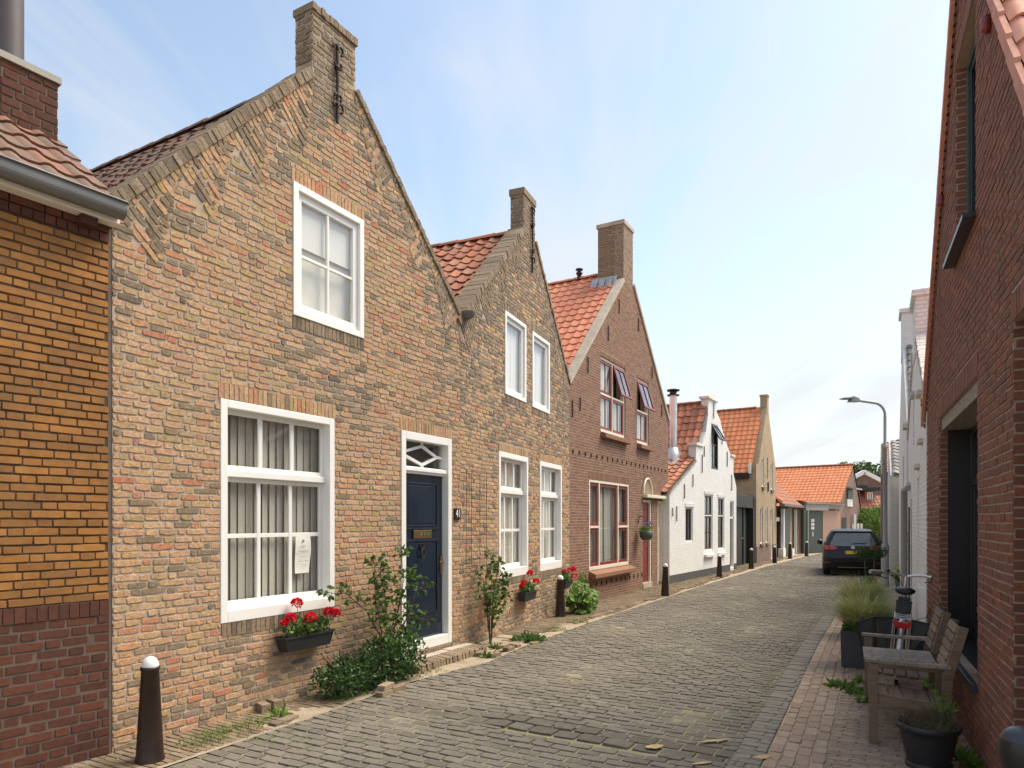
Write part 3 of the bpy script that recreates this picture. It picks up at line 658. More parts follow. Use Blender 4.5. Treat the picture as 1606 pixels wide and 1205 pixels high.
mb.add([(.015,a,b) for a,b in pr],[tuple(range(len(pr)))]); mb.tube([(-1.35,-.27,4.29),(.015,-.27,4.29)],.008,6); mb.build('gutter',MT['zinc'],h0)
mb=MB(); sl_=R_(37.8); tiles(mb,(-1.41,-.14,4.30),(1,0,0),(0,math.cos(sl_),math.sin(sl_)),6,15,tw=.24,th=.30,jit=.6)
mb.add([(-1.4,-.12,4.25),(0.02,-.12,4.25),(.02,3.3,4.25+3.42*.776),(-1.4,3.3,4.25+3.42*.776)],[(0,1,2,3)],1)
mb.build('roof',[MT['tile_mixed'],MT['darkwood']],h0)
ch=MB(); ch.box(-.425,-.015,.88,1.45,4.5,5.60,1)
bricks(ch,rect(-.425,-.01,4.5,5.60),course=.0737,L=.21,joint=.012,relief=.007,rough=.2,fmap=lambda x,z,d:(x,.88-d,z))
bricks(ch,rect(.88,1.45,4.5,5.60),course=.0737,L=.21,joint=.012,relief=.007,rough=.2,fmap=lambda x,z,d:(-.425-d,1.45+.88-x,z))
ch.box(-.45,.01,.855,1.475,5.60,5.655,2); ch.build('chimney',[MT['brick_purple'],MT['mortar_grey'],MT['fascia']],h0)
mb=MB(); mb.lathe([(.105,5.57),(.105,7.2)],(-.285,1.12,0),24); mb.lathe([(.18,5.655),(.115,5.72),(.11,5.72)],(-.285,1.12,0),24); mb.build('flue_pipe',MT['pipe_brown'],h0)
# ================================================================ second house
h2=F2.root('brick_house','weathered greyish brick gable house with two tall white sash windows, no door','house')
O2=[(0,0),(5.14,0),(5.14,4.77),(3.06,6.98),(3.06,7.66),(2.50,7.66),(2.50,6.96),(0,4.68)]
H2=[(1.40,2.70,.91,2.99),(3.31,4.61,.91,2.985),(1.64,2.59,3.95,5.325),(2.90,3.845,3.93,5.31)]
def w2(x,z):
    dl=(4.80+.912*x)-z; dr=(4.79+1.06*(5.14-x))-z; q=min(dl,dr); p=.22 if z<3 else .5
    if z>3.2: p=max(p,.98-.28*q)
    if z<1.0 and x>2.8: p=.6
    if x<1.0 and z<3.2: p=.12
    if z<.3: p=.7
    return 3 if rnd()<p else 2
def brick_2(mb):
    e1=tumble(mb,(0,4.68),(2.50,6.96),-1,T1=.55,Lt=.85,m=3); e2=tumble(mb,(5.14,4.77),(3.06,6.98),1,T1=.5,Lt=.8,m=3)
    sold=[(1.38,2.72,2.99,3.12),(3.29,4.63,2.985,3.115),(1.62,2.61,5.325,5.44),(2.88,3.865,5.31,5.43),(1.4,2.7,.80,.91),(3.31,4.61,.80,.91),(1.64,2.59,3.83,3.95),(2.9,3.84,3.81,3.93)]
    for i,(a,b,c,d) in enumerate(sold): soldier(mb,a,b,c,d,step=.056,m=2 if i<2 else 3,rough=1.3)
    bricks(mb,O2,H2+sold,course=.0605,L=.18,joint=.011,vj=.010,relief=.0075,rough=1.1,mfun=w2,excl=lambda x,z:e1(x,z) or e2(x,z),wob=lambda x,z:.008*math.sin(x*2+z))
    bricks(mb,rect(0,.25,7.0,7.62),course=.0605,L=.19,rough=1.,relief=.01,fmap=lambda x,z,d:(2.50-d,x,z),mfun=lambda x,z:3)
    mb.box(2.475,3.08,-.022,.27,7.62,7.73,3,.4); coping(mb,(-.02,4.66),(2.50,6.96),t=.08,m=3); coping(mb,(5.16,4.75),(3.06,6.98),t=.05,m=3,out=-1)
gable_wall(h2,O2,H2,mats=('mortar_light','mortar_light','brick_old','brick_weathered'),brick=brick_2)
shell(h2,0,5.14,4.6,7.5,'room_dark',(2.76,6.8))
roof(h2,(.0,4.60),(2.76,7.05,5.10,4.55),.27,7.4,'tile_red',jit=1.8,hw=.036)
anchor(h2,2.86,6.35,7.55,fancy=True,r=.016)
mb=MB(); mb.lathe([(.12,0),(.10,-.06),(.03,-.10)],(.16,-.05,4.86),10); mb.build('gutter_outlet',MT['bitumen'],h2)
for i,(a,b,c,d) in enumerate(H2[:2]):
    mb=MB(); framebox(mb,a,b,c,d,.075,-.012,.13,wb=.15,wt=.09); zt=2.345; mb.box(a+.075,b-.075,.045,.13,zt-.03,zt+.04)
    wn=mb.build('window',MT['white_paint'],h2,bev=.006)
    sash(wn,a+.075,b-.075,zt+.04,d-.09,.07,3,1,mun=.05,st=.05); sash(wn,a+.075,b-.075,c+.15,zt-.03,.095,3,2,mun=.045,st=.05,rb=.07)
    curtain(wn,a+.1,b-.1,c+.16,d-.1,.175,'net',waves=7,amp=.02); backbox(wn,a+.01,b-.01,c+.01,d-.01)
for i,(a,b,c,d) in enumerate(H2[2:]):
    mb=MB(); framebox(mb,a,b,c,d,.065,-.02,.12); wn=mb.build('window',MT['white_paint'],h2,bev=.005)
    sash(wn,a+.065,b-.065,c+.065,d-.065,.02,1,1,st=.07,d=.05)
    mb=MB()
    for q in (0,1): mb.box(a+.14+q*.37,a+.14+q*.37+.36,.11,.125,c+.15,d-.13)
    mb.build('inner_shutter',MT['roomwhite'],wn,bev=.004); backbox(wn,a+.01,b-.01,c+.01,d-.01,mat='net')
# ================================================================ third house
h3=F3.root('brick_house','brown brick gable house with dark red windows, red door and broad chimney','house')
O3=[(0,0),(7.10,0),(7.10,4.88),(3.95,8.03),(3.95,9.40),(3.26,9.40),(3.26,7.93),(0,4.76)]
arch=[(4.76+.37+.36*math.cos(t),2.66+.40*math.sin(t)) for t in [i*math.pi/8 for i in range(9)]]
H3=[(1.06,3.635,.735,2.80),(1.735,3.40,3.965,5.735),(4.28,5.255,3.95,5.69),(4.75,5.52,.0,2.46),(6.06,6.52,.05,2.44)]
def brick_3(mb):
    sold=[(1.04,3.655,2.80,2.99),(1.72,3.42,5.735,5.85),(4.26,5.275,5.69,5.80)]
    for (a,b,c,d) in sold: soldier(mb,a,b,c,d,step=.062,m=2,rough=.3,relief=.005)
    # arch ring of bricks on edge
    for i in range(15):
        t=math.pi*(i+.5)/15; cx,cz=5.135,2.62; c_,s_=math.cos(t),math.sin(t); tw=.035
        p=[(cx+(r0*c_)-tw*s_*q,cz+(r0*s_)*1.05+tw*c_*q) for r0,q in ((.42,-1),(.52,-1),(.52,1),(.42,1))]
        mb.add([(x,-.012,z) for x,z in p]+[(x,0.0,z) for x,z in p],[(0,1,2,3)[::-1],(0,4,5,1),(1,5,6,2),(2,6,7,3),(3,7,4,0)],2,rnd())
    bricks(mb,O3,H3+sold+[(4.60,5.67,2.60,3.14)],course=.0625,L=.21,joint=.012,relief=.004,rough=.25,mfun=lambda x,z:4 if rnd()<(z-7.6)*1.2 else 2)
    bricks(mb,[(4.60,2.60),(5.67,2.60),(5.67,3.14),(4.60,3.14)],[],course=.0625,L=.21,joint=.012,relief=.004,rough=.25,mfun=lambda x,z:2,excl=lambda x,z:((x-5.135)/.55)**2+((z-2.6)/.55)**2<1)
    bricks(mb,rect(0,.70,7.9,9.40),course=.0625,L=.21,joint=.012,relief=.004,rough=.3,fmap=lambda x,z,d:(3.26-d,x,z),mfun=lambda x,z:4)
    mb.box(3.27,3.94,.26,.70,7.6,9.40,0)
    mb.box(3.23,3.98,-.03,.73,9.40,9.50,3,.5)
gable_wall(h3,O3,H3,mats=('mortar_brown','mortar_brown','brick_brown','verge','brick_chimney'),brick=brick_3)
shell(h3,0,7.1,4.5,9,'room_dark',(3.55,7.9))
roof(h3,(-.02,4.72),(3.6,8.32,7.06,4.80),.12,9.0,'tile_salmon',tw=.235,th=.30,jit=.6)
mb=MB()
for (a,b,o) in (((0,4.76),(3.26,7.93),1),((7.10,4.88),(3.95,8.03),-1)):
    L=math.hypot(b[0]-a[0],b[1]-a[1]); dx,dz=(b[0]-a[0])/L,(b[1]-a[1])/L; nx,nz=-dz*o,dx*o
    q=[a,b,(b[0]+nx*.09,b[1]+nz*.09),(a[0]+nx*.09,a[1]+nz*.09)]
    mb.add([(x,-.04,z) for x,z in q]+[(x,.16,z) for x,z in q],[(0,1,2,3) if o>0 else (3,2,1,0),(4,5,6,7),(2,3,7,6),(0,1,5,4),(1,2,6,5),(0,3,7,4)],0)
mb.build('verge',MT['verge'],h3)
mb=MB(); 
for i in range(7):
    y=.16+i*.1; mb.add([(3.1-.05*(i%2),y,7.83),(3.1-.05*(i%2),y+.1,7.83),(3.255,y+.1,8.12),(3.255,y,8.12)],[(0,1,2,3)],0)
mb.build('lead_flashing',MT['lead'],h3)
vp_=MB(); vp_.lathe([(.06,0),(.06,.14),(.09,.15),(.09,.18),(.055,.19),(.055,.23),(.10,.25),(.10,.28),(.001,.30)],(3.55,1.35,8.30),12); vp_.build('roof_vent',MT['black_paint'],h3)
for (x,z) in ((.52,3.36),(2.18,6.35),(.95,5.35),(2.9,7.2),(4.35,7.1),(5.5,6.05),(6.4,5.1),(.12,4.25)): anchor(h3,x,z-.18 if z>3.4 else z+.9,z+.18 if z>3.4 else z+1.2,y=-.02,r=.013)
for z_,rn in ((3.36,range(21)),(.42,range(16))):
    for i in rn:
        x=.15+i*(.33 if z_>1 else .32)
        if any(a-.05<x<b+.05 and c<z_<d for a,b,c,d in H3): continue
        mb=MB(); mb.box(x,x+.045,-.022,-.003,z_-.05,z_+.03); mb.build('wall_stud',MT['brick_purple'],h3)
# main window of the third house
def mull_window(root,a,b,c,d,xs,zs_,side_split,mat,frame='cream_paint',fw=.05):
    pass
a,b,c,d=H3[0]; mb=MB(); framebox(mb,a,b,c,d,.055,.0,.10,wb=.08,wt=.06); xs=[a+.055,1.64,1.695,2.86,2.915,b-.055]
mb.box(1.64,1.695,.0,.10,c+.08,d-.06); mb.box(2.86,2.915,.0,.10,c+.08,d-.06)
mb.box(xs[0],xs[1],.003,.09,1.695,1.745); mb.box(xs[4],xs[5],.003,.09,1.695,1.745)
wn=mb.build('window',MT['cream_paint'],h3,bev=.004)
for (p,q,r,s_) in ((xs[0],xs[1],c+.08,1.695),(xs[0],xs[1],1.745,d-.06),(xs[2],xs[3],c+.08,d-.06),(xs[4],xs[5],c+.08,1.695),(xs[4],xs[5],1.745,d-.06)):
    sash(wn,p+.002,q-.002,r+.002,s_-.002,.03,1,1,mat='red_paint',st=.075,gl='glass_old',name='casement')
curtain(wn,a+.08,a+1.15,c+.1,d-.08,.15,'net',waves=7,amp=.025); curtain(wn,2.3,b-.08,c+.1,d-.08,.15,'net',waves=7,amp=.025); curtain(wn,a+1.1,2.35,c+.1,d-.08,.45,'verge',waves=5,amp=.03); backbox(wn,a+.02,b-.02,c+.02,d-.02,y1=1.6)  # middle curtain is an added dim fill, imitates the reflection in the glass
mb=MB(); q=[(a-.02,.0,.735),(b+.16,.0,.735),(b+.16,-.16,.70),(a-.02,-.16,.70)]
mb.hexa([(a-.02,-.17,.56),(b+.14,-.17,.56),(b+.14,.0,.56),(a-.02,.0,.56),(a-.02,-.17,.66),(b+.14,-.17,.66),(b+.14,.0,.725),(a-.02,.0,.725)]); mb.build('sill',MT['brick_brown'],h3,bev=.01)
def awning(parent,x0,x1,z1,h,y,ang,mat='red_paint',gl='glass_old',cols=2):
    """top hung casement pushed open: built flat, then turned about its upper edge"""
    mb=MB(); st=.065; framebox(mb,x0,x1,-h,0,st,-.02,.02)
    for i in range(1,cols):
        x=x0+(x1-x0)*i/cols; mb.box(x-.015,x+.015,-.016,.016,-h+st,-st)
    s=mb.build('open_casement',MT[mat],parent,bev=.003); s.location=(0,y,z1); s.rotation_euler=(-R_(ang),0,0)
    p=MB(); p.add([(x0+st,0,-h+st),(x1-st,0,-h+st),(x1-st,0,-st),(x0+st,0,-st)],[(0,1,2,3)]); g=p.build('glass',MT[gl],s); return s
def red_upper(a,b,c,d,cols,openidx,zs):
    mb=MB(); framebox(mb,a,b,c,d,.045,.03,.12,wb=.07,wt=.06); w_=(b-a-.09-(cols-1)*.05)/cols
    for i in range(1,cols): x=a+.045+i*w_+(i-1)*.05; mb.box(x,x+.05,.03,.12,c+.07,d-.06)
    mb.box(a+.045,b-.045,.033,.115,zs-.025,zs+.025)
    wn=mb.build('window',MT['cream_paint'],h3,bev=.004)
    for i in range(cols):
        x0=a+.045+i*(w_+.05)+.002; x1=x0+w_-.004
        sash(wn,x0,x1,c+.072,zs-.027,.045,2,1,mat='red_paint',st=.065,mun=.03,name='casement',gl='glass_old')
        if i==openidx: awning(wn,x0,x1,d-.062,d-.062-zs-.027,.03,16)
        else: sash(wn,x0,x1,zs+.027,d-.062,.045,2,1,mat='red_paint',st=.065,mun=.03,name='casement',gl='glass_old')
    mb=MB(); n=cols*4
    mb.box(a+.06,b-.06,.125,.13,c+.05,(zs-.03)); 
    if openidx!=0: mb.box(a+.06,a+.06+w_,.125,.13,zs,d-.1)
    mb.build('curtain',MT['roomwhite'],wn); backbox(wn,a+.02,b-.02,c+.02,d-.02,mat='verge')
    s=MB(); s.hexa([(a,-.13,c-.15),(b+.09,-.13,c-.15),(b+.09,.02,c-.15),(a,.02,c-.15),(a,-.13,c-.05),(b+.09,-.13,c-.05),(b+.09,.02,c-.003),(a,.02,c-.003)]); s.build('sill',MT['brick_brown'],h3,bev=.008)
red_upper(*H3[1],2,1,4.87); red_upper(*H3[2],1,0,4.83)
# doorway
a,b,c,d=H3[3]; mb=MB(); mb.box(b-.09,b,.02,.12,c,d); mb.box(a,a+.05,.02,.12,c,d); mb.box(a+.05,b-.09,.02,.12,d-.08,d); fr=mb.build('door_frame',MT['cream_paint'],h3,bev=.004)
door(h3,a+.05,b-.09,.16,d-.08,.07,'red_paint',[(a+.12,b-.16,1.3,2.2),(a+.12,b-.16,.35,1.15)])
mb=MB(); mb.box(a,b,-.02,.24,-.02,.16); mb.build('threshold',MT['verge'],h3)
mb=MB(); mb.tube([(a+.25+.03*math.sin(t),.05,1.62-.04*math.cos(t)) for t in [i*math.pi/5 for i in range(11)]],.012,6); mb.build('door_wreath',MT['iron'],h3)
mb=MB(); mb.prism([(4.76+.375+.36*math.cos(t),2.625+.40*math.sin(t)) for t in [i*math.pi/10 for i in range(11)]],-.004,.02); fa=mb.build('fanlight',MT['brick_weathered'],h3)
mb=MB(); mb.tube([(5.135+.37*math.cos(t),-.015,2.625+.41*math.sin(t)) for t in [i*math.pi/12 for i in range(13)]],.03,6); mb.build('fanlight_rim',MT['cream_paint'],fa)
mb=MB(); mb.box(4.70,6.88,-.15,.0,2.50,2.585); mb.build('canopy',MT['cream_paint'],h3,bev=.01)
a,b,c,d=H3[4]; mb=MB(); mb.box(b-.07,b,.0,.2,c,d); mb.box(a,a+.06,.0,.2,c,d); mb.box(a+.06,b-.07,.0,.2,d-.07,d); fr=mb.build('passage_frame',MT['cream_paint'],h3,bev=.004)
mb=MB(); mb.box(a+.06,b-.07,.05,.09,c+.04,1.72); mb.box(a+.06,b-.07,.10,.12,1.72,d-.07); mb.build('passage_door',MT['cream_paint'],h3,bev=.004)
# hanging basket
hb=F3.root('hanging_basket','small green basket of purple flowers hanging beside the red door','hanging basket')
cx=4.32
mb=MB(); mb.lathe([(.10,1.36),(.16,1.42),(.19,1.60),(.18,1.60),(.15,1.45),(.001,1.45)],(cx,-.24,0),14); bk=mb.build('basket',MT['green_paint'],hb)
mb=MB(); mb.tube([(cx,-.02,1.8),(cx,-.05,1.98),(cx,-.16,2.0),(cx,-.22,1.92)],.012,6); mb.tube([(cx,-.24,1.93),(cx-.18,-.24,1.60)],.004,4); mb.tube([(cx,-.24,1.93),(cx+.18,-.24,1.60)],.004,4); mb.build('bracket',MT['iron'],hb)
# ================================================================ white house
wallmat('white_brick',(.80,.79,.76),(.74,.73,.69),(.70,.69,.65),bump=.5,paint=True)
wallmat('white_brick_grey',(.66,.64,.60),(.58,.56,.52),(.52,.50,.46),bump=.9,paint=True,stain=(.36,.33,.29),dist=.012)
wallmat('white_brick_worn',(.86,.85,.82),(.82,.81,.77),(.72,.71,.67),bump=.9,paint=True,stain=(.60,.57,.51),dist=.012)
wallmat('tan_brick',(.42,.30,.175),(.34,.24,.14),(.36,.29,.2),bump=.4)
wallmat('brown_wall',(.20,.12,.09),(.15,.09,.07),(.22,.17,.14),bump=.4)
wallmat('dark_wall',(.15,.065,.045),(.11,.05,.035),(.2,.16,.14),bump=.6)
wallmat('garage_wall',(.44,.29,.22),(.40,.265,.20),(.38,.26,.2),bump=.2)
hw=FW.root('brick_house','white painted neck gable house with dark grey plinth and black framed windows','house')
OW=[(0,0),(7.22,0),(7.22,3.15),(6.80,3.68),(6.85,4.27),(6.45,4.30),(6.0,4.62),(5.45,5.05),(5.05,5.50),(4.70,5.66),(4.62,6.02),(3.74,6.02),(3.70,5.45),(3.45,4.85),(3.08,4.42),(2.45,4.32),(2.40,3.80),(0,2.70)]
HWn=[(1.40,2.13,1.20,2.30),(3.31,4.23,.86,2.76),(4.83,5.61,.86,2.70),(4.05,4.85,3.66,5.22),(6.36,6.88,.12,2.62)]
mb=MB(); mb.prism(OW,0,.25,[rect(a,b,c,d)[::-1] for a,b,c,d in HWn],0)
for (a,b,c,d) in ((2.36,3.12,4.32,4.40),(6.42,6.90,4.28,4.35)): mb.box(a,b,-.05,.28,c,d,0)
mb.prism([(3.62,6.02),(4.74,6.02),(4.74,6.10),(4.55,6.2),(4.30,6.26),(4.05,6.26),(3.8,6.2),(3.62,6.10)],-.06,.30)
for (a,b,c,d) in HWn[1:3]: mb.box(a-.04,b+.05,-.10,-.002,c-.20,c-.12,0); soldier(mb,a-.05,b+.05,d,d+.12,relief=.02,rough=.3)
soldier(mb,1.35,2.2,2.30,2.42,relief=.02,rough=.3)
mb.build('front_wall',MT['white_brick'],hw)
mb=MB(); mb.box(.0,6.36,-.012,-.001,-.02,.26); mb.box(6.88,7.22,-.012,-.001,-.02,.26); mb.build('plinth',MT['plinth'],hw)
shell(hw,0,7.22,2.6,9,'white_brick')
def slope_roof(root,pts,y0,y1,mat,name='roof',jit=1.,hw_=.028,th=.30,tw=.24,deck=True):
    mb=MB()
    for (a,b) in zip(pts[:-1],pts[1:]):
        L=math.hypot(b[0]-a[0],b[1]-a[1]); nr=max(1,int(L/th+.5)); nc=int((y1-y0)/tw); up=(b[1]>a[1]) if abs(b[1]-a[1])>.01 else True
        if up: tiles(mb,(a[0],y1,a[1]),(0,-1,0),(b[0]-a[0],0,b[1]-a[1]),nc,nr,tw=(y1-y0)/nc,th=L/nr,jit=jit,hw=hw_)
        else: tiles(mb,(b[0],y0,b[1]),(0,1,0),(a[0]-b[0],0,a[1]-b[1]),nc,nr,tw=(y1-y0)/nc,th=L/nr,jit=jit,hw=hw_)
        mb.add([(a[0],y0,a[1]-.05),(a[0],y1,a[1]-.05),(b[0],y1,b[1]-.05),(b[0],y0,b[1]-.05)],[(0,3,2,1)],1)
    return mb.build(name,[MT[mat],MT['darkwood']],root)
slope_roof(hw,[(-.10,2.70),(2.42,3.90),(3.85,5.92)],.05,8,'tile_red',jit=1.6,hw_=.04); slope_roof(hw,[(3.85,5.92),(7.18,3.2)],.22,8,'tile_mixed',name='roof_slope',jit=1.2)
mb=MB(); ridge(mb,(3.85,.24,5.94),(3.85,8,5.94),.1); mb.build('ridge_tiles',MT['tile_red'],hw)
mb=MB()
for i in range(38):
    t=i/38; x=-.05+2.45*t; z=2.68+1.12*t; mb.box(x,x+.058,-.035+U(-.01,.01),.06,z-.01,z+.075+U(-.01,.01),0,rnd())
mb.build('coping',MT['verge'],hw)
for (x,a,b) in ((1.25,2.55,3.0),(.55,1.85,2.3),(2.05,2.95,3.35),(2.98,3.45,4.05),(3.2,4.0,4.35),(5.9,3.85,4.4),(6.5,3.0,3.6),(4.25,5.4,5.95),(5.25,4.6,4.9),(.2,2.0,2.25)): anchor(hw,x,a,b,y=-.025,r=.016)
def black_win(root,a,b,c,d,cols,zs,frame='white_paint',top=None):
    mb=MB(); framebox(mb,a,b,c,d,.05,.02,.12); wn=mb.build('window',MT[frame],root,bev=.004)
    if top: 
        sash(wn,a+.05,b-.05,c+.05,top-.02,.06,cols,2,mat='black_paint',st=.05,mun=.035,gl='glass_old'); sash(wn,a+.05,b-.05,top+.02,d-.05,.05,cols,1,mat='black_paint',st=.05,mun=.035,gl='glass_old')
        q=MB(); q.box(a+.05,b-.05,.03,.11,top-.02,top+.02); q.build('transom',MT[frame],wn)
    else: sash(wn,a+.05,b-.05,c+.05,d-.05,.06,cols,len(zs)+1,mat='black_paint',st=.05,mun=.03,gl='glass_old',zs=zs)
    backbox(wn,a+.01,b-.01,c+.01,d-.01,mat='room_dark'); return wn
black_win(hw,*HWn[0],2,[1.72]); 
for hh in HWn[1:3]:
    wn=black_win(hw,*hh,2,None,top=2.05)
    curtain(wn,hh[0]+.06,hh[1]-.06,hh[2]+.35,hh[3]-.1,.26,'net' if hh[0]<4 else 'verge',waves=4,amp=.02)
a,b,c,d=HWn[3]; mb=MB(); framebox(mb,a,b,c,d,.06,.02,.12); wn=mb.build('window',MT['black_paint'],hw)
sash(wn,a+.06,b-.06,c+.06,4.55,.05,2,2,mat='black_paint',st=.05,mun=.035,gl='glass_old'); awning(wn,a+.05,b-.05,d-.03,.62,.02,30,mat='black_paint',gl='glass_old'); backbox(wn,a+.01,b-.01,c+.01,d-.01)
a,b,c,d=HWn[4]; mb=MB(); framebox(mb,a,b,c,d,.05,.02,.14); mb.box(a,b,.02,.14,1.95,2.02); fr=mb.build('door_frame',MT['white_paint'],hw); door(hw,a+.05,b-.05,c+.03,1.95,.10,'black_paint',[(a+.12,b-.12,.4,1.8)]); pane(fr,a+.05,b-.05,2.02,d-.05,.08,'glass_dark')
fl=MB(); fl.lathe([(.125,3.7),(.125,6.05)],(2.53,.8,0),18); fl.lathe([(.14,4.25),(.14,4.28)],(2.53,.8,0),18)
fl.lathe([(.20,6.0),(.20,6.04),(.12,6.05),(.12,6.14),(.21,6.16),(.21,6.20),(.001,6.24)],(2.53,.8,0),18,m=1)
fl.lathe([(.27,3.88),(.24,4.0),(.15,4.28),(.13,4.29)],(2.53,.8,0),18); fl.build('flue_pipe',[MT['steel'],MT['black_paint']],hw)
mb=MB(); mb.add([(1.95,.45,3.70),(1.95,1.2,3.70),(2.42,1.2,3.93),(2.42,.45,3.93),(2.62,.5,4.22),(2.62,1.15,4.22)],[(0,3,2,1),(3,4,5,2)]); mb.build('flue_flashing',MT['lead'],hw)
# ================================================================ dark gate
FG=Fr((1155.6,893.2),(1186,884)); hg=FG.root('garden_gate','black boarded gate between the white neck gable house and the tan brick house','gate')
GL=FG.L-.03; xg=FG.uz(1176,850)[0]; xi=FG.uz(1183,850)[0]
mb=MB(); x=.12
while x<xg: mb.box(x,min(x+.135,xg),.30,.335,.03,2.40,0,rnd()); x+=.14
mb.build('gate_boards',MT['darkwood'],hg,bev=.004)
mb=MB(); mb.box(.02,GL,.10,.45,2.42,2.92); mb.box(.0,.1,.1,.45,.0,2.42); mb.box(xi+.05,GL,.05,.40,0,2.42); mb.box(xg,xg+.1,.25,.4,0,2.42); mb.build('gate_frame',MT['darkwood'],hg,bev=.01)
mb=MB(); mb.tube([(xg-.25,.27,1.15),(xg-.25,.24,1.15),(xg-.42,.24,1.15)],.014,6); mb.build('handle',MT['steel'],hg)
mb=MB(); mb.box(xg+.1,xi+.05,.33,.36,0,2.42); mb.build('side_panel',MT['green_paint'],hg)
# ================================================================ tan brick house
h5=F5.root('brick_house','tan brick gable house with bright orange tiled roof beyond the black gate','house')
w5=4.62; O5=[(0,0),(w5,0),(w5,4.15),(2.72,6.95),(2.35,7.3),(.50,4.41),(0,4.41)]
H5n=[(1.15,1.66,3.42,4.78),(3.20,3.72,3.36,4.70),(.79,1.36,.84,2.52),(2.02,2.52,.84,2.50),(3.12,3.68,.05,2.50),(2.35,2.55,3.85,4.85)]
mb=MB(); mb.prism(O5,0,.25,[rect(a,b,c,d)[::-1] for a,b,c,d in H5n]); mb.box(2.28,2.66,-.01,.30,6.9,7.72); mb.box(2.25,2.69,-.04,.33,7.72,7.80)
mb.build('front_wall',MT['tan_brick'],h5); mb=MB(); mb.box(-.004,3.12,-.02,-.002,-.02,.74); mb.box(3.68,w5,-.02,-.002,-.02,.74); mb.build('plinth',MT['brown_wall'],h5)
shell(h5,0,w5,3.95,9,'tan_brick',inset=.0,y0=.25); slope_roof(h5,[(-.12,3.98),(2.38,7.22),(w5,4.2)],.2,9,'tile_orange',jit=.4)
mb=MB(); ridge(mb,(2.38,.5,7.24),(2.38,9,7.24),.1); mb.build('ridge_tiles',MT['tile_brick'],h5)
mb=MB(); mb.box(-.22,-.04,.30,9,3.72,4.0); mb.build('gutter',MT['black_paint'],h5)
mb=MB(); mb.box(-.16,.0,.2,.3,3.95,4.42); mb.build('eave_block',MT['white_paint'],h5)
for i,(a,b,c,d) in enumerate(H5n[:4]):
    mb=MB(); framebox(mb,a,b,c,d,.07,.03,.12); wn=mb.build('window',MT['white_paint'],h5); pane(wn,a+.07,b-.07,c+.07,d-.07,.07,'glass_old'); curtain(wn,a+.05,b-.05,c+.1,d-.05,.2,'net',waves=3); backbox(wn,a+.01,b-.01,c+.01,d-.01,y1=.6)
    s=MB(); s.box(a-.03,b+.03,-.07,.02,c-.10,c-.002); s.build('sill',MT['brown_wall'],h5)
a,b,c,d=H5n[4]; mb=MB(); framebox(mb,a,b,c,d,.07,.03,.14); fr=mb.build('door_frame',MT['white_paint'],h5); door(h5,a+.07,b-.07,c+.07,1.95,.1,'white_paint',[(a+.14,b-.14,.5,1.7)]); pane(fr,a+.07,b-.07,1.98,d-.07,.08,'glass_dark')
a,b,c,d=H5n[5]; mb=MB(); mb.box(a,b,.1,.12,c,d); mb.build('niche_panel',MT['brown_wall'],h5); anchor(h5,2.45,3.25,3.7,y=-.03,r=.03)
# ================================================================ low tiled outbuilding
FS=Fr((1219.5,876.5),(1251,869)); hs=FS.root('low_house','low building with red tiled roof and white posts beside the tan brick house','building')
SL=FS.L; ze=FS.uz(1240,796)[1]; 
mb=MB(); mb.box(.0,1.5,.35,.55,0,ze); mb.box(1.5,2.2,.35,.5,0,ze); mb.build('wall',MT['brown_wall'],hs)
xa=FS.uz(1232,850)[0]; xb=FS.uz(1241,850)[0]; xc=FS.uz(1249,850)[0]
mb=MB(); mb.box(xc-1.5,xc+.1,.2,.4,0,ze); mb.build('tan_wall',MT['tan_brick'],hs)
for nm_,b_ in (('white_post',(xa-.5,xa-.2,.0,.14,.45,ze-.1)),('post_base',(xa-.9,xa-.2,-.05,.2,0,.45)),('white_post',(xc-.05,xc+.25,.0,.12,0,ze-.1)),('post_base',(xb+.1,xb+.7,-.05,.15,0,.35)),('lintel',(.3,xa-.5,.2,.3,ze-.75,ze-.55))): mb=MB(); mb.box(*b_); mb.build(nm_,MT['white_paint'],hs)
mb=MB(); 
x=xa-.15
while x<xb-.05: mb.box(x,x+.19,.05,.09,.05,ze-.1,0,rnd()); x+=.2
mb.build('green_door',MT['green_paint'],hs)
mb=MB(); mb.box(-.1,SL+.2,-.35,-.1,ze,ze+.12); mb.build('gutter',MT['zinc'],hs)
mb=MB(); tiles(mb,(-.1,-.25,ze+.1),(1,0,0),(0,math.cos(R_(42)),math.sin(R_(42))),int((SL+.4)/.25),10,tw=.25,th=.32,jit=1.2); mb.add([(-.1,-.25,ze+.04),(SL+.25,-.25,ze+.04),(SL+.25,2.1,ze+.04+2.35*.9),(-.1,2.1,ze+.04+2.35*.9)],[(0,1,2,3)],1)
mb.build('roof',[MT['tile_brick'],MT['darkwood']],hs)
mb=MB(); ridge(mb,(.2,-.2,ze+.22),(-.15,.9,ze+1.15),.14); mb.build('hip_tiles',MT['tile_orange'],hs)
mb=MB(); mb.box(.05,SL+.2,.5,3.5,0,ze); mb.build('body',MT['brown_wall'],hs)
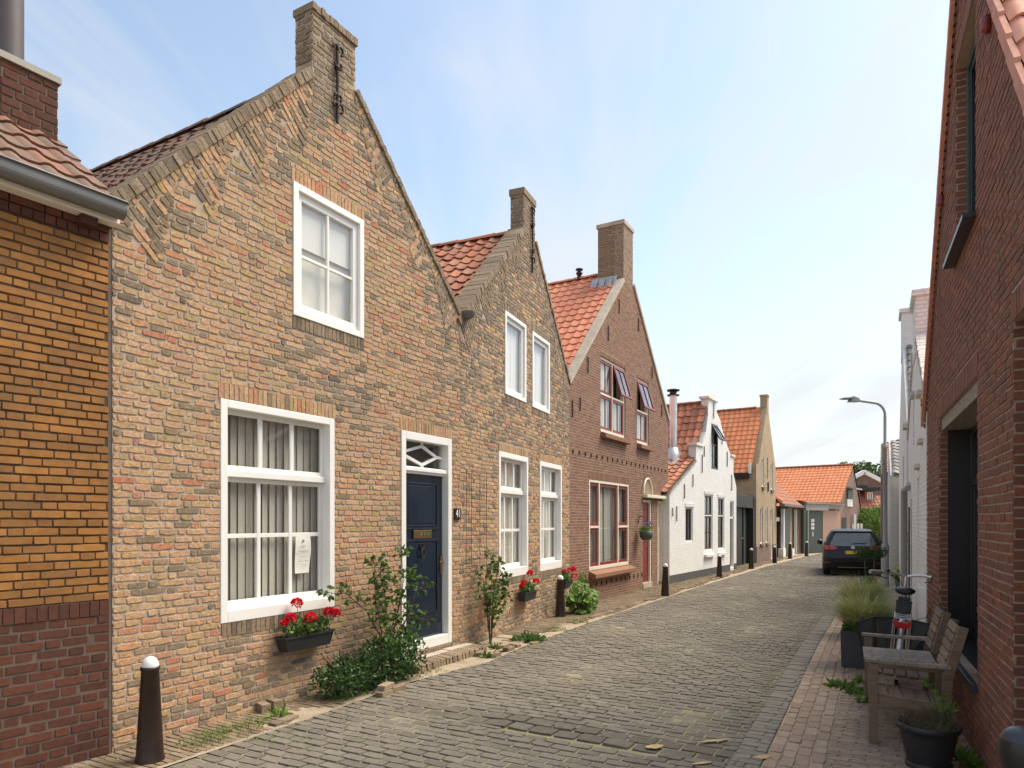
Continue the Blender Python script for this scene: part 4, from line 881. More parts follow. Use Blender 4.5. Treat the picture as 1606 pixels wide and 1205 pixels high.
# ================================================================ garage
FGa=Fr((1252,869.2),(1318,866)); ga=FGa.root('garage','low flat garage with grey fascia, pink rendered wall and green double doors','garage')
q=lambda x: FGa.uz(x,850)[0]; zt=FGa.uz(1290,791)[1]; zb=FGa.uz(1290,801)[1]
mb=MB(); mb.box(q(1290.5),q(1318),0,.2,0,zb); mb.box(q(1252),q(1318),.2,.4,0,zt-.05); mb.box(q(1317)-.1,q(1318)+.02,.2,6,0,zb); mb.build('wall',MT['pink_render'],ga)
mb=MB(); mb.box(q(1262),q(1290.3),.02,.10,.06,zb,0); mb.box(q(1253),q(1262)-.03,-.3,-.22,.06,zb,0); 
gd=mb.build('double_door',MT['green_paint'],ga)
mb=MB(); xw=q(1272.5)
for i in range(2):
    for j in range(3): mb.box(xw+i*.17,xw+i*.17+.13,.0,.019,1.38+j*.22,1.55+j*.22)
mb.box(xw+.12,xw+.2,.0,.019,.98,1.25); mb.build('door_panes',MT['white_paint'],gd)
mb=MB(); mb.box(q(1262)-.25,q(1262)-.18,-.35,-.3,.05,zb); mb.build('door_edge',MT['fascia'],gd)
mb=MB(); mb.box(q(1258.5),q(1294),-.22,.2,zb,zt); mb.box(q(1294)+.01,q(1317.5),-.12,.2,zb+.1,zt-.03); mb.box(q(1258.5),q(1318),-.30,.25,zt,zt+.10); mb.build('fascia',MT['fascia'],ga)
mb=MB(); x0=q(1256);x1=q(1319); zr=FGa.uz(1232,774)[1]+.3
mb.add([(x0,-.3,zt+.11),(x1,-.3,zt+.11),(x1,4.5,zt+.2),(x0-1.6,4.5,zt+1.0),(x0,-.3,zt+.05),(x1,-.3,zt+.05)],[(0,1,2,3),(4,5,1,0)]); mb.build('roof',MT['bitumen'],ga)
# ================================================================ big orange roof house
FO=Fr((1316,862.5),(1350,858)); ho=FO.root('brick_house','brown brick house with long bright orange roof behind the garage and a grey green shutter','house')
OL=FO.L; ap=FO.uz(1337.5,729); el=FO.uz(1318,792); er=FO.uz(1347,800)
OO=[(0,0),(OL,0),(OL,er[1]),(ap[0],ap[1]-.12),(0,el[1])]
mb=MB(); mb.prism(OO,0,.3); mb.build('front_wall',MT['brown_wall'],ho); 
slope_roof(ho,[(-.1,el[1]-.05),(ap[0],ap[1]),(OL,er[1])],-.05,26,'tile_orange',jit=.5,th=.33,tw=.27); mb=MB(); ridge(mb,(ap[0],-.05,ap[1]+.03),(ap[0],26,ap[1]+.03),.12); mb.build('ridge_tiles',MT['tile_brick'],ho)
mb=MB(); mb.box(.05,.3,.3,26,0,el[1]); mb.build('side_wall',MT['brown_wall'],ho)
a=FO.uz(1328,768); b=FO.uz(1336,783); c=FO.uz(1336,795)
mb=MB(); mb.box(a[0],b[0],-.08,-.01,b[1],a[1]); sh=mb.build('shutter',MT['green_paint'],ho); mb=MB(); mb.box(a[0],b[0],-.05,-.005,c[1],b[1]-.02); mb.build('window',MT['white_paint'],ho)
mb=MB(); mb.hexa([(a[0]-.1,-.6,a[1]),(b[0]+.3,-.6,a[1]),(b[0]+.3,0,a[1]+.1),(a[0]-.1,0,a[1]+.1),(a[0]-.1,-.6,a[1]+.1),(b[0]+.3,-.6,a[1]+.1),(b[0]+.3,0,a[1]+.2),(a[0]-.1,0,a[1]+.2)]); mb.build('awning',MT['lamp_grey'],ho)
a=FO.uz(1320,812); b=FO.uz(1327,840); mb=MB(); mb.box(a[0],b[0],-.03,-.004,0,a[1]); mb.build('door',MT['darkwood'],ho)
mb=MB(); mb.box(ap[0]+.25,ap[0]+.6,.0,.4,ap[1]-1.6,ap[1]-.55); mb.build('chimney',MT['brown_wall'],ho)
q=FO.uz(1225,765)
# skylight and patch of old tiles on the long slope
sx=ap[0]*.45; s_=ap[1]-el[1]
def onslope(t,y,off): # t 0..1 up the slope
    x=-.1+(ap[0]+.1)*t; z=el[1]-.05+(ap[1]-el[1]+.05)*t; L=math.hypot(ap[0]+.1,s_); return (x-off*s_/L,y,z+off*(ap[0]+.1)/L)
def patch(t0,t1,y0,y1,mat,name,off=.07):
    mb=MB(); p=[onslope(t0,y0,off),onslope(t0,y1,off),onslope(t1,y1,off),onslope(t1,y0,off)]; p2=[onslope(t0,y0,0),onslope(t0,y1,0),onslope(t1,y1,0),onslope(t1,y0,0)]
    mb.add(p2+p,[(4,5,6,7)[::-1],(0,1,5,4),(1,2,6,5),(2,3,7,6),(3,0,4,7)]); return mb.build(name,MT[mat],ho)
sk=patch(.42,.56,12.2,13.4,'lead','skylight'); patch(.44,.54,12.35,13.25,'roomwhite','skylight_pane',.08)
patch(.55,.82,16.5,19.5,'tile_grey','repair_patch',.05)
# ================================================================ red roof house far right
FX=Fr((1343,855),(1398,855)); hx=FX.root('brick_house','far brown brick house with weathered red roof and two dormers above the hedge','house')
xe=FX.L; z0=FX.uz(1345,799)[1]; 
mb=MB(); mb.box(0,xe,0,.3,0,z0-.1); mb.build('wall',MT['brown_wall'],hx)
mb=MB(); mb.box(-.1,xe,-.6,-.1,z0-.35,z0-.02); mb.build('gutter',MT['black_paint'],hx)
sl_=R_(48); mb=MB(); tiles(mb,(-.4,-.5,z0),(1,0,0),(0,math.cos(sl_),math.sin(sl_)),int((xe+.4)/.3),9,tw=.3,th=.36,jit=.6,clip=lambda x,s:x<(9 if s<1.3 else 2.6-(s-1.3)*1.5)); mb.build('roof',MT['tile_brick'],hx)
for (pa,pb,ya,yb) in ((1342,1349,770,785),(1362,1371,773,787)):
    a=FX.uz(pa,ya); b=FX.uz(pb,yb)
    k=(b[1]-z0)/math.tan(sl_); g=MB(); g.box(a[0]-.15,b[0]+.15,k-.3,k+2.5,b[1]-.1,a[1]+.15); dm=g.build('dormer',MT['tile_brick'],hx)
    g=MB(); g.box(a[0]-.6,b[0]+.5,k-.8,k+2.6,a[1]+.16,a[1]+.42); g.build('dormer_roof',MT['black_paint'],dm)
    g=MB(); framebox(g,a[0],b[0],b[1],a[1]+.05,.09,k-.36,k-.302); g.box((a[0]+b[0])/2-.05,(a[0]+b[0])/2+.05,k-.36,k-.302,b[1]+.09,a[1]-.04); wn=g.build('dormer_window',MT['white_paint'],dm); pane(wn,a[0],b[0],b[1],a[1],k-.32,'glass_dark')
hy=empty('brick_house',(FX.a.x+FX.d.x*1.6+.0,FX.a.y+9,0),FX.ang,'distant brown gable with white edge boards and grey green flat roof below the tree','house')
mb=MB(); g=[(0,0),(7,0),(7,4.6),(3.6,6.3),(.6,4.8),(0,4.8)]; mb.prism(g,0,.3); mb.build('front_wall',MT['brown_wall'],hy)
mb=MB(); 
for (a,b) in (((.4,4.72),(3.6,6.38)),((3.6,6.38),(7.2,4.5))): mb.bar((a[0],-.1,a[1]),(b[0],-.1,b[1]),.3,.35)
mb.build('edge_boards',MT['white_paint'],hy); mb=MB(); mb.box(-5,.6,0,4,4.9,5.7); mb.build('flat_roof',MT['green_paint'],hy)
# ================================================================ right side houses
hr=FR.root('brick_house','dark red brown brick gable house with deep black window recess behind the bench','house')
XR0=-3.62; OR=[(XR0,0),(2.45,0),(2.45,3.42),(-.486,7.08),(XR0,3.17)]
HR=[(-2.27,.175,.60,2.963),(-1.0,.09,4.25,6.0),(1.424,2.12,.60,3.05)]
def brick_r(mb):
    sold=[(-2.30,.20,2.963,3.16),(-1.05,.14,6.0,6.2),(1.40,2.14,3.05,3.22)]
    for (a,b,c,d) in sold: soldier(mb,a,b,c,d,step=.066,m=2,rough=.4,relief=.007)
    bricks(mb,OR,HR+sold,course=.0635,L=.215,joint=.008,relief=.0065,rough=.45,mfun=lambda x,z:2,wob=lambda x,z:.003*math.sin(x*3+z))
    for (a,b,c,d),dp in ((HR[0],.075),(HR[1],.079),(HR[2],.2)):   # brick reveals, far and near
        bricks(mb,rect(-.005,dp,c,d),course=.0635,L=9,joint=.008,relief=.004,rough=.3,bond='run',mfun=lambda x,z:2,fmap=lambda x,z,dd,a=a:(a+dd,x,z))
        bricks(mb,rect(-.005,dp,c,d),course=.0635,L=9,joint=.008,relief=.004,rough=.3,bond='run',mfun=lambda x,z:2,fmap=lambda x,z,dd,b=b:(b-dd,dp-x,z))
gable_wall(hr,OR,HR,mats=('mortar_brown','mortar_brown','brick_dark'),brick=brick_r,thick=.26)
shell(hr,XR0,2.45,2.9,7,'dark_wall',(-.486,6.9),inset=.0)
roof(hr,(-3.72,3.16),(-.486,7.20,2.62,3.31),-.02,7,'tile_pale',tw=.24,th=.34,jit=.7,hw=.036)
mb=MB()
for (xa_,za_,xb_,zb_) in ((-3.72,3.16,-.486,7.20),(2.62,3.31,-.486,7.20)):
    L_=math.hypot(xb_-xa_,zb_-za_); k_=int(L_/.34)
    for i in range(k_):
        t0=i/k_; t1=(i+1.06)/k_; q=[(xa_+(xb_-xa_)*t,za_+(zb_-za_)*t) for t in (t0,t1)]; up=.045
        pts=[(q[0][0],q[0][1]-.10),(q[1][0],q[1][1]-.12),(q[1][0],q[1][1]+.015),(q[0][0],q[0][1]+up)]
        if xa_>0: pts=[pts[1],pts[0],pts[3],pts[2]]
        a_=[(x,-.055,z) for x,z in pts]; b_=[(x,-.022,z) for x,z in pts]
        mb.add(a_+b_,[(0,1,2,3),(7,6,5,4),(0,4,5,1),(1,5,6,2),(2,6,7,3),(3,7,4,0)],0,rnd())
mb.build('verge_tiles',MT['tile_pale'],hr)
mb=MB(); mb2=MB()
for i in range(62):
    for (a,b) in (((XR0-.03,3.15),(-.486,7.07)),((2.48,3.40),(-.486,7.07))):
        t=(i+.2)/62; x=a[0]+(b[0]-a[0])*t; z=a[1]+(b[1]-a[1])*t; (mb if a[0]<0 else mb2).box(x,x+.03,-.03,-.001,z-.13,z-.075,0,rnd())
mb.build('dentil_course',MT['brick_dark'],hr); mb2.build('dentil_course',MT['brick_dark'],hr)
for (x,z) in ((-3.58,3.35),FR.uz(1481,314),FR.uz(1555,37)): mb=MB(); mb.lathe([(.001,-.06),(.035,-.05),(.04,-.02),(.03,0),(.04,.02),(.035,.05),(.001,.06)],(x,-.03,z),8,r=.5); mb.build('corbel_ornament',MT['red_paint'],hr)
a,b,c,d=HR[0]
mb=MB(); mb.box(a+.002,b-.002,.076,.9,c,c+.004,0); mb.box(a+.002,a+.03,.076,.95,c,d,0); mb.box(b-.03,b-.002,.076,.95,c,d,0); mb.build('recess_lining',MT['black_paint'],hr)
mb=MB(); mb.box(a+.01,b-.01,.02,.30,d-.002-.13,d-.004); mb.build('lintel_board',MT['teak_grey'],hr)
mb=MB(); mb.box(a-.03,b+.03,-.045,.30,c-.06,c-.002); mb.build('sill',MT['slate'],hr,bev=.006)
mb=MB(); framebox(mb,a+.03,b-.03,c,d-.13,.07,.27,.36,wb=.09); mb.box(a+.1,b-.1,.27,.36,2.22,2.30); mb.box(-1.05,-.97,.27,.36,c+.09,d-.2); wn=mb.build('window',MT['black_paint'],hr,bev=.005)
sash(wn,a+.10,-1.05,c+.09,2.22,.29,1,1,mat='black_paint',st=.06,gl='glass_dark'); sash(wn,-.97,b-.10,c+.09,2.22,.29,1,1,mat='black_paint',st=.06,gl='glass_dark'); pane(wn,a+.10,b-.10,2.30,d-.2,.31,'glass_dark'); curtain(wn,-.9,b-.1,c+.1,2.2,.5,'net',waves=9); backbox(wn,a+.03,b-.03,c,d-.13,y0=.4)
a,b,c,d=HR[1]; mb=MB(); framebox(mb,a,b,c,d,.06,.08,.17); wn=mb.build('window',MT['green_paint'],hr,bev=.004); sash(wn,a+.06,b-.06,c+.06,d-.06,.10,2,1,mat='black_paint',st=.06,gl='glass_dark'); curtain(wn,a+.08,b-.08,c+.1,d-.1,.22,'net',waves=5); backbox(wn,a,b,c,d,y0=.28)
mb=MB(); mb.box(a-.06,b+.06,-.10,.08,c-.05,c-.012); mb.build('sill',MT['slate'],hr,bev=.004)
a,b,c,d=HR[2]; mb=MB(); framebox(mb,a,b,c,d,.06,.2,.26); wn=mb.build('window',MT['black_paint'],hr); pane(wn,a+.06,b-.06,c+.06,d-.06,.22,'glass_dark'); backbox(wn,a,b,c,d)
def ra_root(u,off,label,dang=0): 
    p=FA.a+FA.d*u; n=Vector((-FA.d.y,FA.d.x)) # towards the street
    p=p+n*off; return empty('brick_house',(p.x,p.y,0),FA.ang+dang,label,'house')
def g_house(root,W_,ez,az,wall,rmat,stack=None,holes=(),depth=7,jit=1.2,edge=.0):
    """gable house on the right: x from 0 (near) to -W (far)"""
    m=-W_/2; o=[(-W_,0),(0,0),(0,ez),(m,az),(-W_,ez)]
    mb=MB(); mb.prism(o,0,.25,[rect(a,b,c,d)[::-1] for a,b,c,d in holes])
    if stack:
        hw2,top,dp=stack; mb.box(m-hw2,m+hw2,-.02,dp,az-.5,top); mb.box(m-hw2-.05,m+hw2+.05,-.07,dp+.05,top,top+.09)
    mb.build('front_wall',MT[wall],root); mb=MB(); mb.box(-.25,-.003,.25,depth,0,ez-.03); mb.box(-W_+.003,-W_+.25,.25,depth,0,ez-.03); mb.build('side_wall',MT[wall],root)
    slope_roof(root,[(-W_-.02,ez+.03),(m,az+.02),(.04,ez+.03)],.06,depth,rmat,jit=jit,hw_=.035); 
hA=ra_root(.02,.0,'white washed brick gable house with white stack, directly beyond the dark brown house')
HA_=[(-4.35,-3.95,.0,2.25),(-2.2,-1.6,.9,2.5),(-3.6,-3.1,3.1,3.9)]
g_house(hA,5.5,3.45,4.95,'white_brick_worn','tile_brown',stack=(.5,5.32,.45),holes=HA_)
mb=MB(); coping(mb,(-5.5,3.45),(-3.25,4.67),t=.10); mb.build('coping',MT['white_brick_grey'],hA); mb=MB(); coping(mb,(0,3.45),(-2.25,4.67),t=.10,out=-1); mb.build('coping',MT['white_brick_grey'],hA)
mb=MB(); mb.box(-2.18,-1.62,.12,.15,.92,2.48); mb.box(-3.58,-3.12,.12,.15,3.12,3.88); mb.build('window',MT['white_paint'],hA)
mb=MB(); mb.box(-4.33,-3.97,.12,.15,.0,2.23); mb.build('door',MT['darkwood'],hA)
for (x,z,w_) in ((-1.95,2.62,.5),(-1.0,2.9,.4),(-4.9,2.5,.5),(-3.4,3.9,.6),(-1.4,3.6,.5)): mb=MB(); mb.box(x,x+w_,-.06,0,z,z+.06); mb.build('drip_mould',MT['white_brick_grey'],hA)
dp=MB(); dp.tube([(-4.65,-.10,.1),(-4.65,-.10,2.35),(-4.55,-.10,2.42),(-4.40,-.04,2.46)],.055,10); dp.build('drainpipe',MT['lamp_grey'],hA)
mb=MB(); 
for i in range(9): mb.tube([(-4.05+U(-.05,.05),-.03,0)]+[(-4.05+U(-.10,.10),-.04,.3*k) for k in range(1,8)],.012,5)
mb.build('vine_stem',MT['bark'],hA)
for (x,z) in ((-5.1,1.55),(-5.2,1.2)): anchor(hA,x,z-.1,z+.1,y=-.04,r=.02)
wv=MB(); wv.hexa([(-.50,-.05,.84),(-.47,-.05,.84),(-.47,0,.84),(-.50,0,.84),(-.66,-.06,.98),(-.48,-.06,.98),(-.48,0,.98),(-.66,0,.98)]); wv.build('wall_bracket',MT['white_paint'],hA)
hB=ra_root(5.75,.02,'narrow white gable house with grey tiled roof, second beyond the dark brown house')
g_house(hB,5.3,3.85,6.1,'white_brick','tile_grey',stack=(.35,6.62,.5),holes=[(-2.2,-1.6,2.4,3.3),(-3.5,-2.9,.9,2.3)])
mb=MB(); mb.box(-2.18,-1.62,.1,.13,2.42,3.28); mb.box(-3.48,-2.92,.1,.13,.92,2.28); mb.build('window',MT['black_paint'],hB)
mb=MB(); mb.box(-.3,.12,-.06,.6,3.70,3.80); mb.build('eave_box',MT['fascia'],hB)
for (x,z) in ((-.6,1.9),(-.9,1.3)): anchor(hB,x,z-.12,z+.12,y=-.04,r=.02)
hC=ra_root(11.3,.22,'low white house with dark grey tiled roof beside the lamp post on the right')
g_house(hC,5.5,3.1,4.3,'white_brick_grey','tile_grey',holes=[(-1.9,-1.2,.9,2.2)])
mb=MB(); mb.box(-1.88,-1.22,.1,.13,.92,2.18); mb.build('window',MT['black_paint'],hC)
hD=ra_root(18.5,.40,'brown brick house with red roof far down the right side behind the lamp post')
g_house(hD,6,3.6,5.0,'brown_wall','tile_red')
# ================================================================ ground
RD=Vector((.492,.8706)); RD.normalize(); RN=Vector((RD.y,-RD.x)); RANG=math.atan2(RD.y,RD.x)
def st2(s,t): return RD*s+RN*t
gm=MB(); gm.add([(-150,-60,-.035),(250,-60,-.035),(250,300,-.035),(-150,300,-.035)],[(0,1,2,3)]); g=gm.build('ground',MT['sand']); T(g,kind='structure')
def sheet(name,pts,z,mat):
    mb=MB(); mb.add([(*st2(s,t),z) for s,t in pts],[tuple(range(len(pts)))]); o=mb.build(name,MT[mat]); return T(o,kind='structure')
E1=[(.5,-4.78),(4.6,-4.78),(6.2,-4.86),(7.6,-4.66),(9,-4.8),(12,-4.88),(20,-4.85),(29,-4.66),(37,-4.3),(46,-3.6)]
E2=[(.5,-1.02),(5.6,-1.12),(11,-1.25),(19,-1.3),(30,-.9),(46,1.5)]
# the road: one mesh of bed, setts and kerb band
def roadmap(z): return lambda x,zz,d:(*st2(zz,x),z+d)
mb=MB(); mb.add([(*st2(s,t),0) for s,t in E1]+[(*st2(s,t),0) for s,t in E2[::-1]],[tuple(range(len(E1)+len(E2)))[::-1]],0)
pl=[(t,s) for s,t in E1]+[(t,s) for s,t in E2[::-1]]
def road_m(x,z):
    return 1
def hump(x,z): return .016*math.exp(-((z-5.45)/.25)**2)+.006*math.sin(x*2.1+z*.7)*math.sin(z*1.3)
band=lambda x,z: 5.26<z+.03*math.sin(x*2)<5.62 and x>-4.2
def fm(x,zz,d): return (*st2(zz,x),d+.004*math.sin(zz*2.2+x*1.7)+.004*math.sin(zz*.9-x*3.1))
bricks(mb,pl,course=.112,L=.205,joint=.014,relief=.012,rough=.75,bond='run',fmap=fm,mfun=lambda x,z:1,excl=lambda x,z: band(x,z) or z>30,z0=.5,z1=46)
bricks(mb,pl,course=.224,L=.41,joint=.02,relief=.012,rough=.6,bond='run',fmap=fm,mfun=lambda x,z:1,excl=lambda x,z: z<30,z0=.5,z1=46)
bricks(mb,[(-4.3,5.24),(-1.05,5.24),(-1.05,5.64),(-4.3,5.64)],course=.19,L=.235,joint=.02,relief=.017,rough=1.,bond='run',fmap=fm,mfun=lambda x,z:2,z0=5.26,z1=5.64)
rd=mb.build('road',[MT['joint_earth'],MT['paver_grey'],MT['paver_dark']]); T(rd,kind='structure')
# kerb band on the right
mb=MB(); k0=[(s,t) for s,t in E2]; k1=[(s,t+.22) for s,t in E2]
mb.add([(*st2(s,t),.012) for s,t in k0]+[(*st2(s,t),.012) for s,t in k1[::-1]],[tuple(range(2*len(k0)))[::-1]],0)
bricks(mb,[(t,s) for s,t in k0]+[(t,s) for s,t in k1[::-1]],course=.108,L=.5,joint=.009,relief=.010,rough=.6,bond='run',fmap=lambda x,zz,d:(*st2(zz,x),.014+d),mfun=lambda x,z:1,z0=.5,z1=32)
kb=mb.build('kerb',[MT['joint_earth'],MT['paver_band']]); T(kb,kind='structure')
# right pavement: lengthwise courses beside the kerb, crosswise ones to the walls
mb=MB(); far=[(.5,2.6),(46,4.5)]; p1=[(s,t+.225) for s,t in E2]
mb.add([(*st2(s,t),.016) for s,t in p1]+[(*st2(s,t),.016) for s,t in far[::-1]],[tuple(range(len(p1)+2))[::-1]],0)
def wk(s): 
    for (a,b),(c,d) in zip(E2[:-1],E2[1:]):
        if a<=s<=c: return b+(d-b)*(s-a)/(c-a)
    return E2[-1][1]
def fl(x,zz,d):  # x runs along the street, zz is the offset from the kerb
    return (*st2(x,wk(x)+.235+zz),.02+d)
bricks(mb,rect(.5,32,0,.41),course=.1025,L=.205,joint=.010,relief=.007,rough=.8,bond='run',fmap=fl,mfun=lambda x,z:1)
bricks(mb,[(t+.655,s) for s,t in E2]+[(2.6,46),(2.6,.5)],course=.062,L=.205,joint=.008,relief=.007,rough=.8,bond='run',fmap=lambda x,zz,d:(*st2(zz,x),.02+d),mfun=lambda x,z:1,z0=.5,z1=26,excl=lambda x,z:x>1.2)
pv=mb.build('pavement',[MT['sand'],MT['paver_red']]); T(pv,kind='structure')
# left pavement
mb=MB(); l1=[(s,t+.01) for s,t in E1]; mb.add([(*st2(s,t),.014) for s,t in l1[::-1]]+[(*st2(s,t),.014) for s,t in ((.5,-7.4),(46,-7.4))],[tuple(range(len(l1)+2))[::-1]],0)
def bare(x,z): # bare soil and drifted sand in front of the first two houses
    if z<5.3: return z>4.2 and x>-5.0+.1*math.sin(z*9)
    if z<9.6: return x>-5.16 or rnd()<.75
    if z<11.6: return x>-5.1+.1*math.sin(z*5)
    return x>-4.99+.05*math.sin(z*2)
bricks(mb,[(t-.03,s) for s,t in E1]+[(-7.4,46),(-7.4,.5)],course=.063,L=.205,joint=.008,relief=.008,rough=.8,bond='run',fmap=lambda x,zz,d:(*st2(zz,x),.016+d+.005*math.sin(zz*3)*math.sin(x*5)),mfun=lambda x,z:1,excl=lambda x,z:bare(x,z) or x<-6.4,z0=.5,z1=40)
bricks(mb,rect(11.2,40,0,.085),course=.085,L=.205,joint=.008,relief=.03,rough=.7,bond='run',fmap=lambda x,zz,d:(*st2(x,-5.09+zz+(0 if x<29 else (x-29)*.045)),.015+d),mfun=lambda x,z:1)
lv=mb.build('pavement',[MT['sand'],MT['paver_brown']]); T(lv,kind='structure')
mb=MB()
for (px,py,rx,ry) in ((1027,1176,.085,.05),(1125,1166,.16,.025),(1196,1193,.07,.05),(1100,1202,.09,.025)):
    c=gp(px,py); n=14; mb.add([(c.x+rx*math.cos(6.283*i/n)*U(.7,1.15),c.y+ry*math.sin(6.283*i/n)*U(.7,1.15)+.25*rx*math.cos(6.283*i/n),.027 if px<1190 else .029) for i in range(n)],[tuple(range(n))])
T(mb.build('road_paint_patches',MT['yellow_paint']),kind='structure')
# ================================================================ foliage helpers
def leaf(mb,p,d,l,w_,m=0,r=None,fold=.25,nn=None):
    d=Vector(d).normalized(); s=d.cross(nn or Vector((U(-1,1),U(-1,1),U(.2,1)))).normalized(); n=s.cross(d).normalized(); p=Vector(p)
    a=p; t=p+d*l-n*l*.12; mL=p+d*l*.45-s*w_/2-n*w_*fold*-1; mR=p+d*l*.45+s*w_/2+n*w_*fold; c=p+d*l*.5
    q1=p+d*l*.75-s*w_*.35+n*w_*fold*.4; q2=p+d*l*.75+s*w_*.35+n*w_*fold*.4
    mb.add([a,mL,q1,t,q2,mR,c],[(0,6,1),(1,6,2),(2,6,3),(3,6,4),(4,6,5),(5,6,0)],m,rnd() if r is None else r)
def leaves(mb,pts,l,w_,up=.3,m=0,jit=.3):
    for p in pts:
        d=Vector((U(-1,1),U(-1,1),U(-.6,1)+up)); k=U(1-jit,1+jit); leaf(mb,p,d,l*k,w_*k,m)
def rp(c,rx,ry,rz,shell_=.5):
    while True:
        v=Vector((U(-1,1),U(-1,1),U(-1,1)))
        if v.length<1 and v.length>shell_*rnd(): return Vector((c[0]+v.x*rx,c[1]+v.y*ry,c[2]+v.z*rz))
def blades(mb,c,n,h,spread,w_=.006,m=0,arch=1.,base=.05):
    for i in range(n):
        a=U(0,6.283); R0=base*math.sqrt(rnd()); x,y=c[0]+R0*math.cos(a),c[1]+R0*math.sin(a); a2=a+U(-.7,.7); L=h*U(.6,1.15); sp=spread*U(.3,1.1)
        vs=[];K=5; sd=Vector((-math.sin(a2),math.cos(a2),0))
        for k in range(K+1):
            t=k/K; out_=sp*t**1.6; z=c[2]+L*(t*1.25-.55*arch*t**2.6*(sp/spread)); ww=w_*(1-t*.85)
            q=Vector((x+math.cos(a2)*out_,y+math.sin(a2)*out_,z)); vs+=[q-sd*ww,q+sd*ww]
        mb.add(vs,[(2*k,2*k+1,2*k+3,2*k+2) for k in range(K)],m,rnd())
def local(f,x,y): # facade local to world xy
    c,s=math.cos(f.ang),math.sin(f.ang); return (f.a.x+x*c-y*s,f.a.y+x*s+y*c)
# ================================================================ bollards
def bollard_mesh():
    mb=MB(); mb.lathe([(.105,-.02),(.105,.03),(.098,.05),(.062,.70),(.068,.705),(.068,.725),(.062,.73)],n=20)
    mb.lathe([(.060,.728),(.058,.755),(.045,.785),(.025,.803),(.001,.81)],n=20,m=1); return mb
bt=empty('bollard',(0,0,.01)); bb=bollard_mesh(); 
o=MB(); o.lathe([(.108,-.03),(.105,.03),(.097,.06),(.063,.70),(.069,.705),(.069,.728),(.062,.732)],n=20); o.build('post',MT['bollard_paint'],bt)
o=MB(); o.lathe([(.061,.73),(.060,.755),(.047,.785),(.025,.803),(.001,.81)],n=20); o.build('cap',MT['bollard_white'],bt)
BG='brown bollards with white caps along the left pavement'
bl=[(235,1197,0,1.0,'large brown bollard with white cap, nearest, in front of the house corner'),
 (879,969,0,1.,'brown bollard with white cap rising out of the hollyhock leaves'),
 (1043,936,0,1.0,'brown bollard with white cap beside the cream passage door'),
 (1128,907,0,.95,'brown bollard in front of the two tall black windows of the white house'),
 (1178,893,0,1.0,'brown bollard in front of the black garden gate'),
 (1215,884,0,.95,'brown bollard at the far corner of the tan brick house'),
 (1239,877,0,1.,'brown bollard in front of the open green door of the low tiled building'),
 (1265,873,-12,1.,'leaning brown bollard in front of the green garage doors')]
for i,(px,py,lean,h,lab) in enumerate(bl):
    b=bt if i==0 else copytree(bt); p=gp(px,py); b.location=(p.x,p.y,.01); b.scale=(h,h,h); b.rotation_euler=(0,R_(lean+U(-1,1)),U(0,6)); T(b,lab,'bollard',BG)
nb=empty('bollard',(2.27,3.02,0),0,'black bollard with rounded grey top in the bottom right corner','bollard')
o=MB(); o.lathe([(.10,-.03),(.10,.05),(.075,.10),(.07,.72),(.085,.76),(.098,.80),(.098,.86),(.092,.885)],n=28); o.build('post',MT['black_paint'],nb)
o=MB(); o.lathe([(.0925,.884),(.08,.91),(.055,.93),(.025,.94),(.001,.942)],n=28); o.build('cap',MT['slate'],nb)
# ================================================================ flower boxes
def flower_box(f,x,z,w_,lab,heads,n=170,d=.15,h=.15):
    X,Y=local(f,x,-.11); r=empty('flower_box',(X,Y,z),f.ang,lab,'flower box','window boxes of red geraniums')
    mb=MB(); a=w_/2; b=a*.88; q=d/2
    def ring(a_,q_,z_): return [(-a_,-q_,z_),(a_,-q_,z_),(a_,q_,z_),(-a_,q_,z_)]
    v=ring(b,q*.75,0)+ring(a,q,h)+ring(a-.012,q-.012,h)+ring(b-.012,q*.75-.01,.02)
    mb.add(v,[(3,2,1,0)]+[(i,(i+1)%4,(i+1)%4+4,i+4) for i in range(4)]+[(i+4,(i+1)%4+4,(i+1)%4+8,i+8) for i in range(4)]+[(i+8,(i+1)%4+8,(i+1)%4+12,i+12) for i in range(4)])
    framebox(mb,-a-.008,a+.008,0,0,0,0,0) if False else None
    mb.box(-a-.008,a+.008,-q-.008,-q+.004,h-.02,h+.003); mb.box(-a-.008,a+.008,q-.004,q+.008,h-.02,h+.003); mb.box(-a-.008,-a+.004,-q+.004,q-.004,h-.02,h+.002); mb.box(a-.004,a+.008,-q+.004,q-.004,h-.02,h+.002)
    mb.build('box',MT['plastic_box'],r)
    so_=MB(); so_.box(-a+.012,a-.012,-q+.012,q-.012,h-.04,h-.015); so_.build('soil',MT['soil'],r)
    mb=MB(); leaves(mb,[rp((0,-.01,h+.05),a*.98,q*1.2,.10,0) for i in range(n)],.05,.045,up=.6); 
    for i in range(26):
        p=rp((0,0,h+.05),a*.9,q,.05); mb.tube([(p.x*.6,p.y*.5,h-.03),tuple(p)],.003,4,cap=False)
    mb.build('foliage',MT['leaf_mid' if n<150 else 'leaf_rose'],r)
    for (hx,hy,hz,R) in heads:
        mb=MB(); mb.tube([(hx*.75,hy*.4,h),(hx*.95,hy,hz-.03)],.003,4,m=1,cap=False)
        for k in range(90):
            v=Vector((U(-1,1),U(-1,1),U(-.35,1))).normalized()*R*U(.7,1.05); 
            for q_ in range(2): leaf(mb,Vector((hx,hy,hz))+v*.8,v+Vector((U(-.6,.6),U(-.6,.6),U(-.6,.6)))*R,.026,.024,0,fold=.1)
        mb.build('flower_head',[MT['petal_red'],MT['stem_green']],r)
    return r
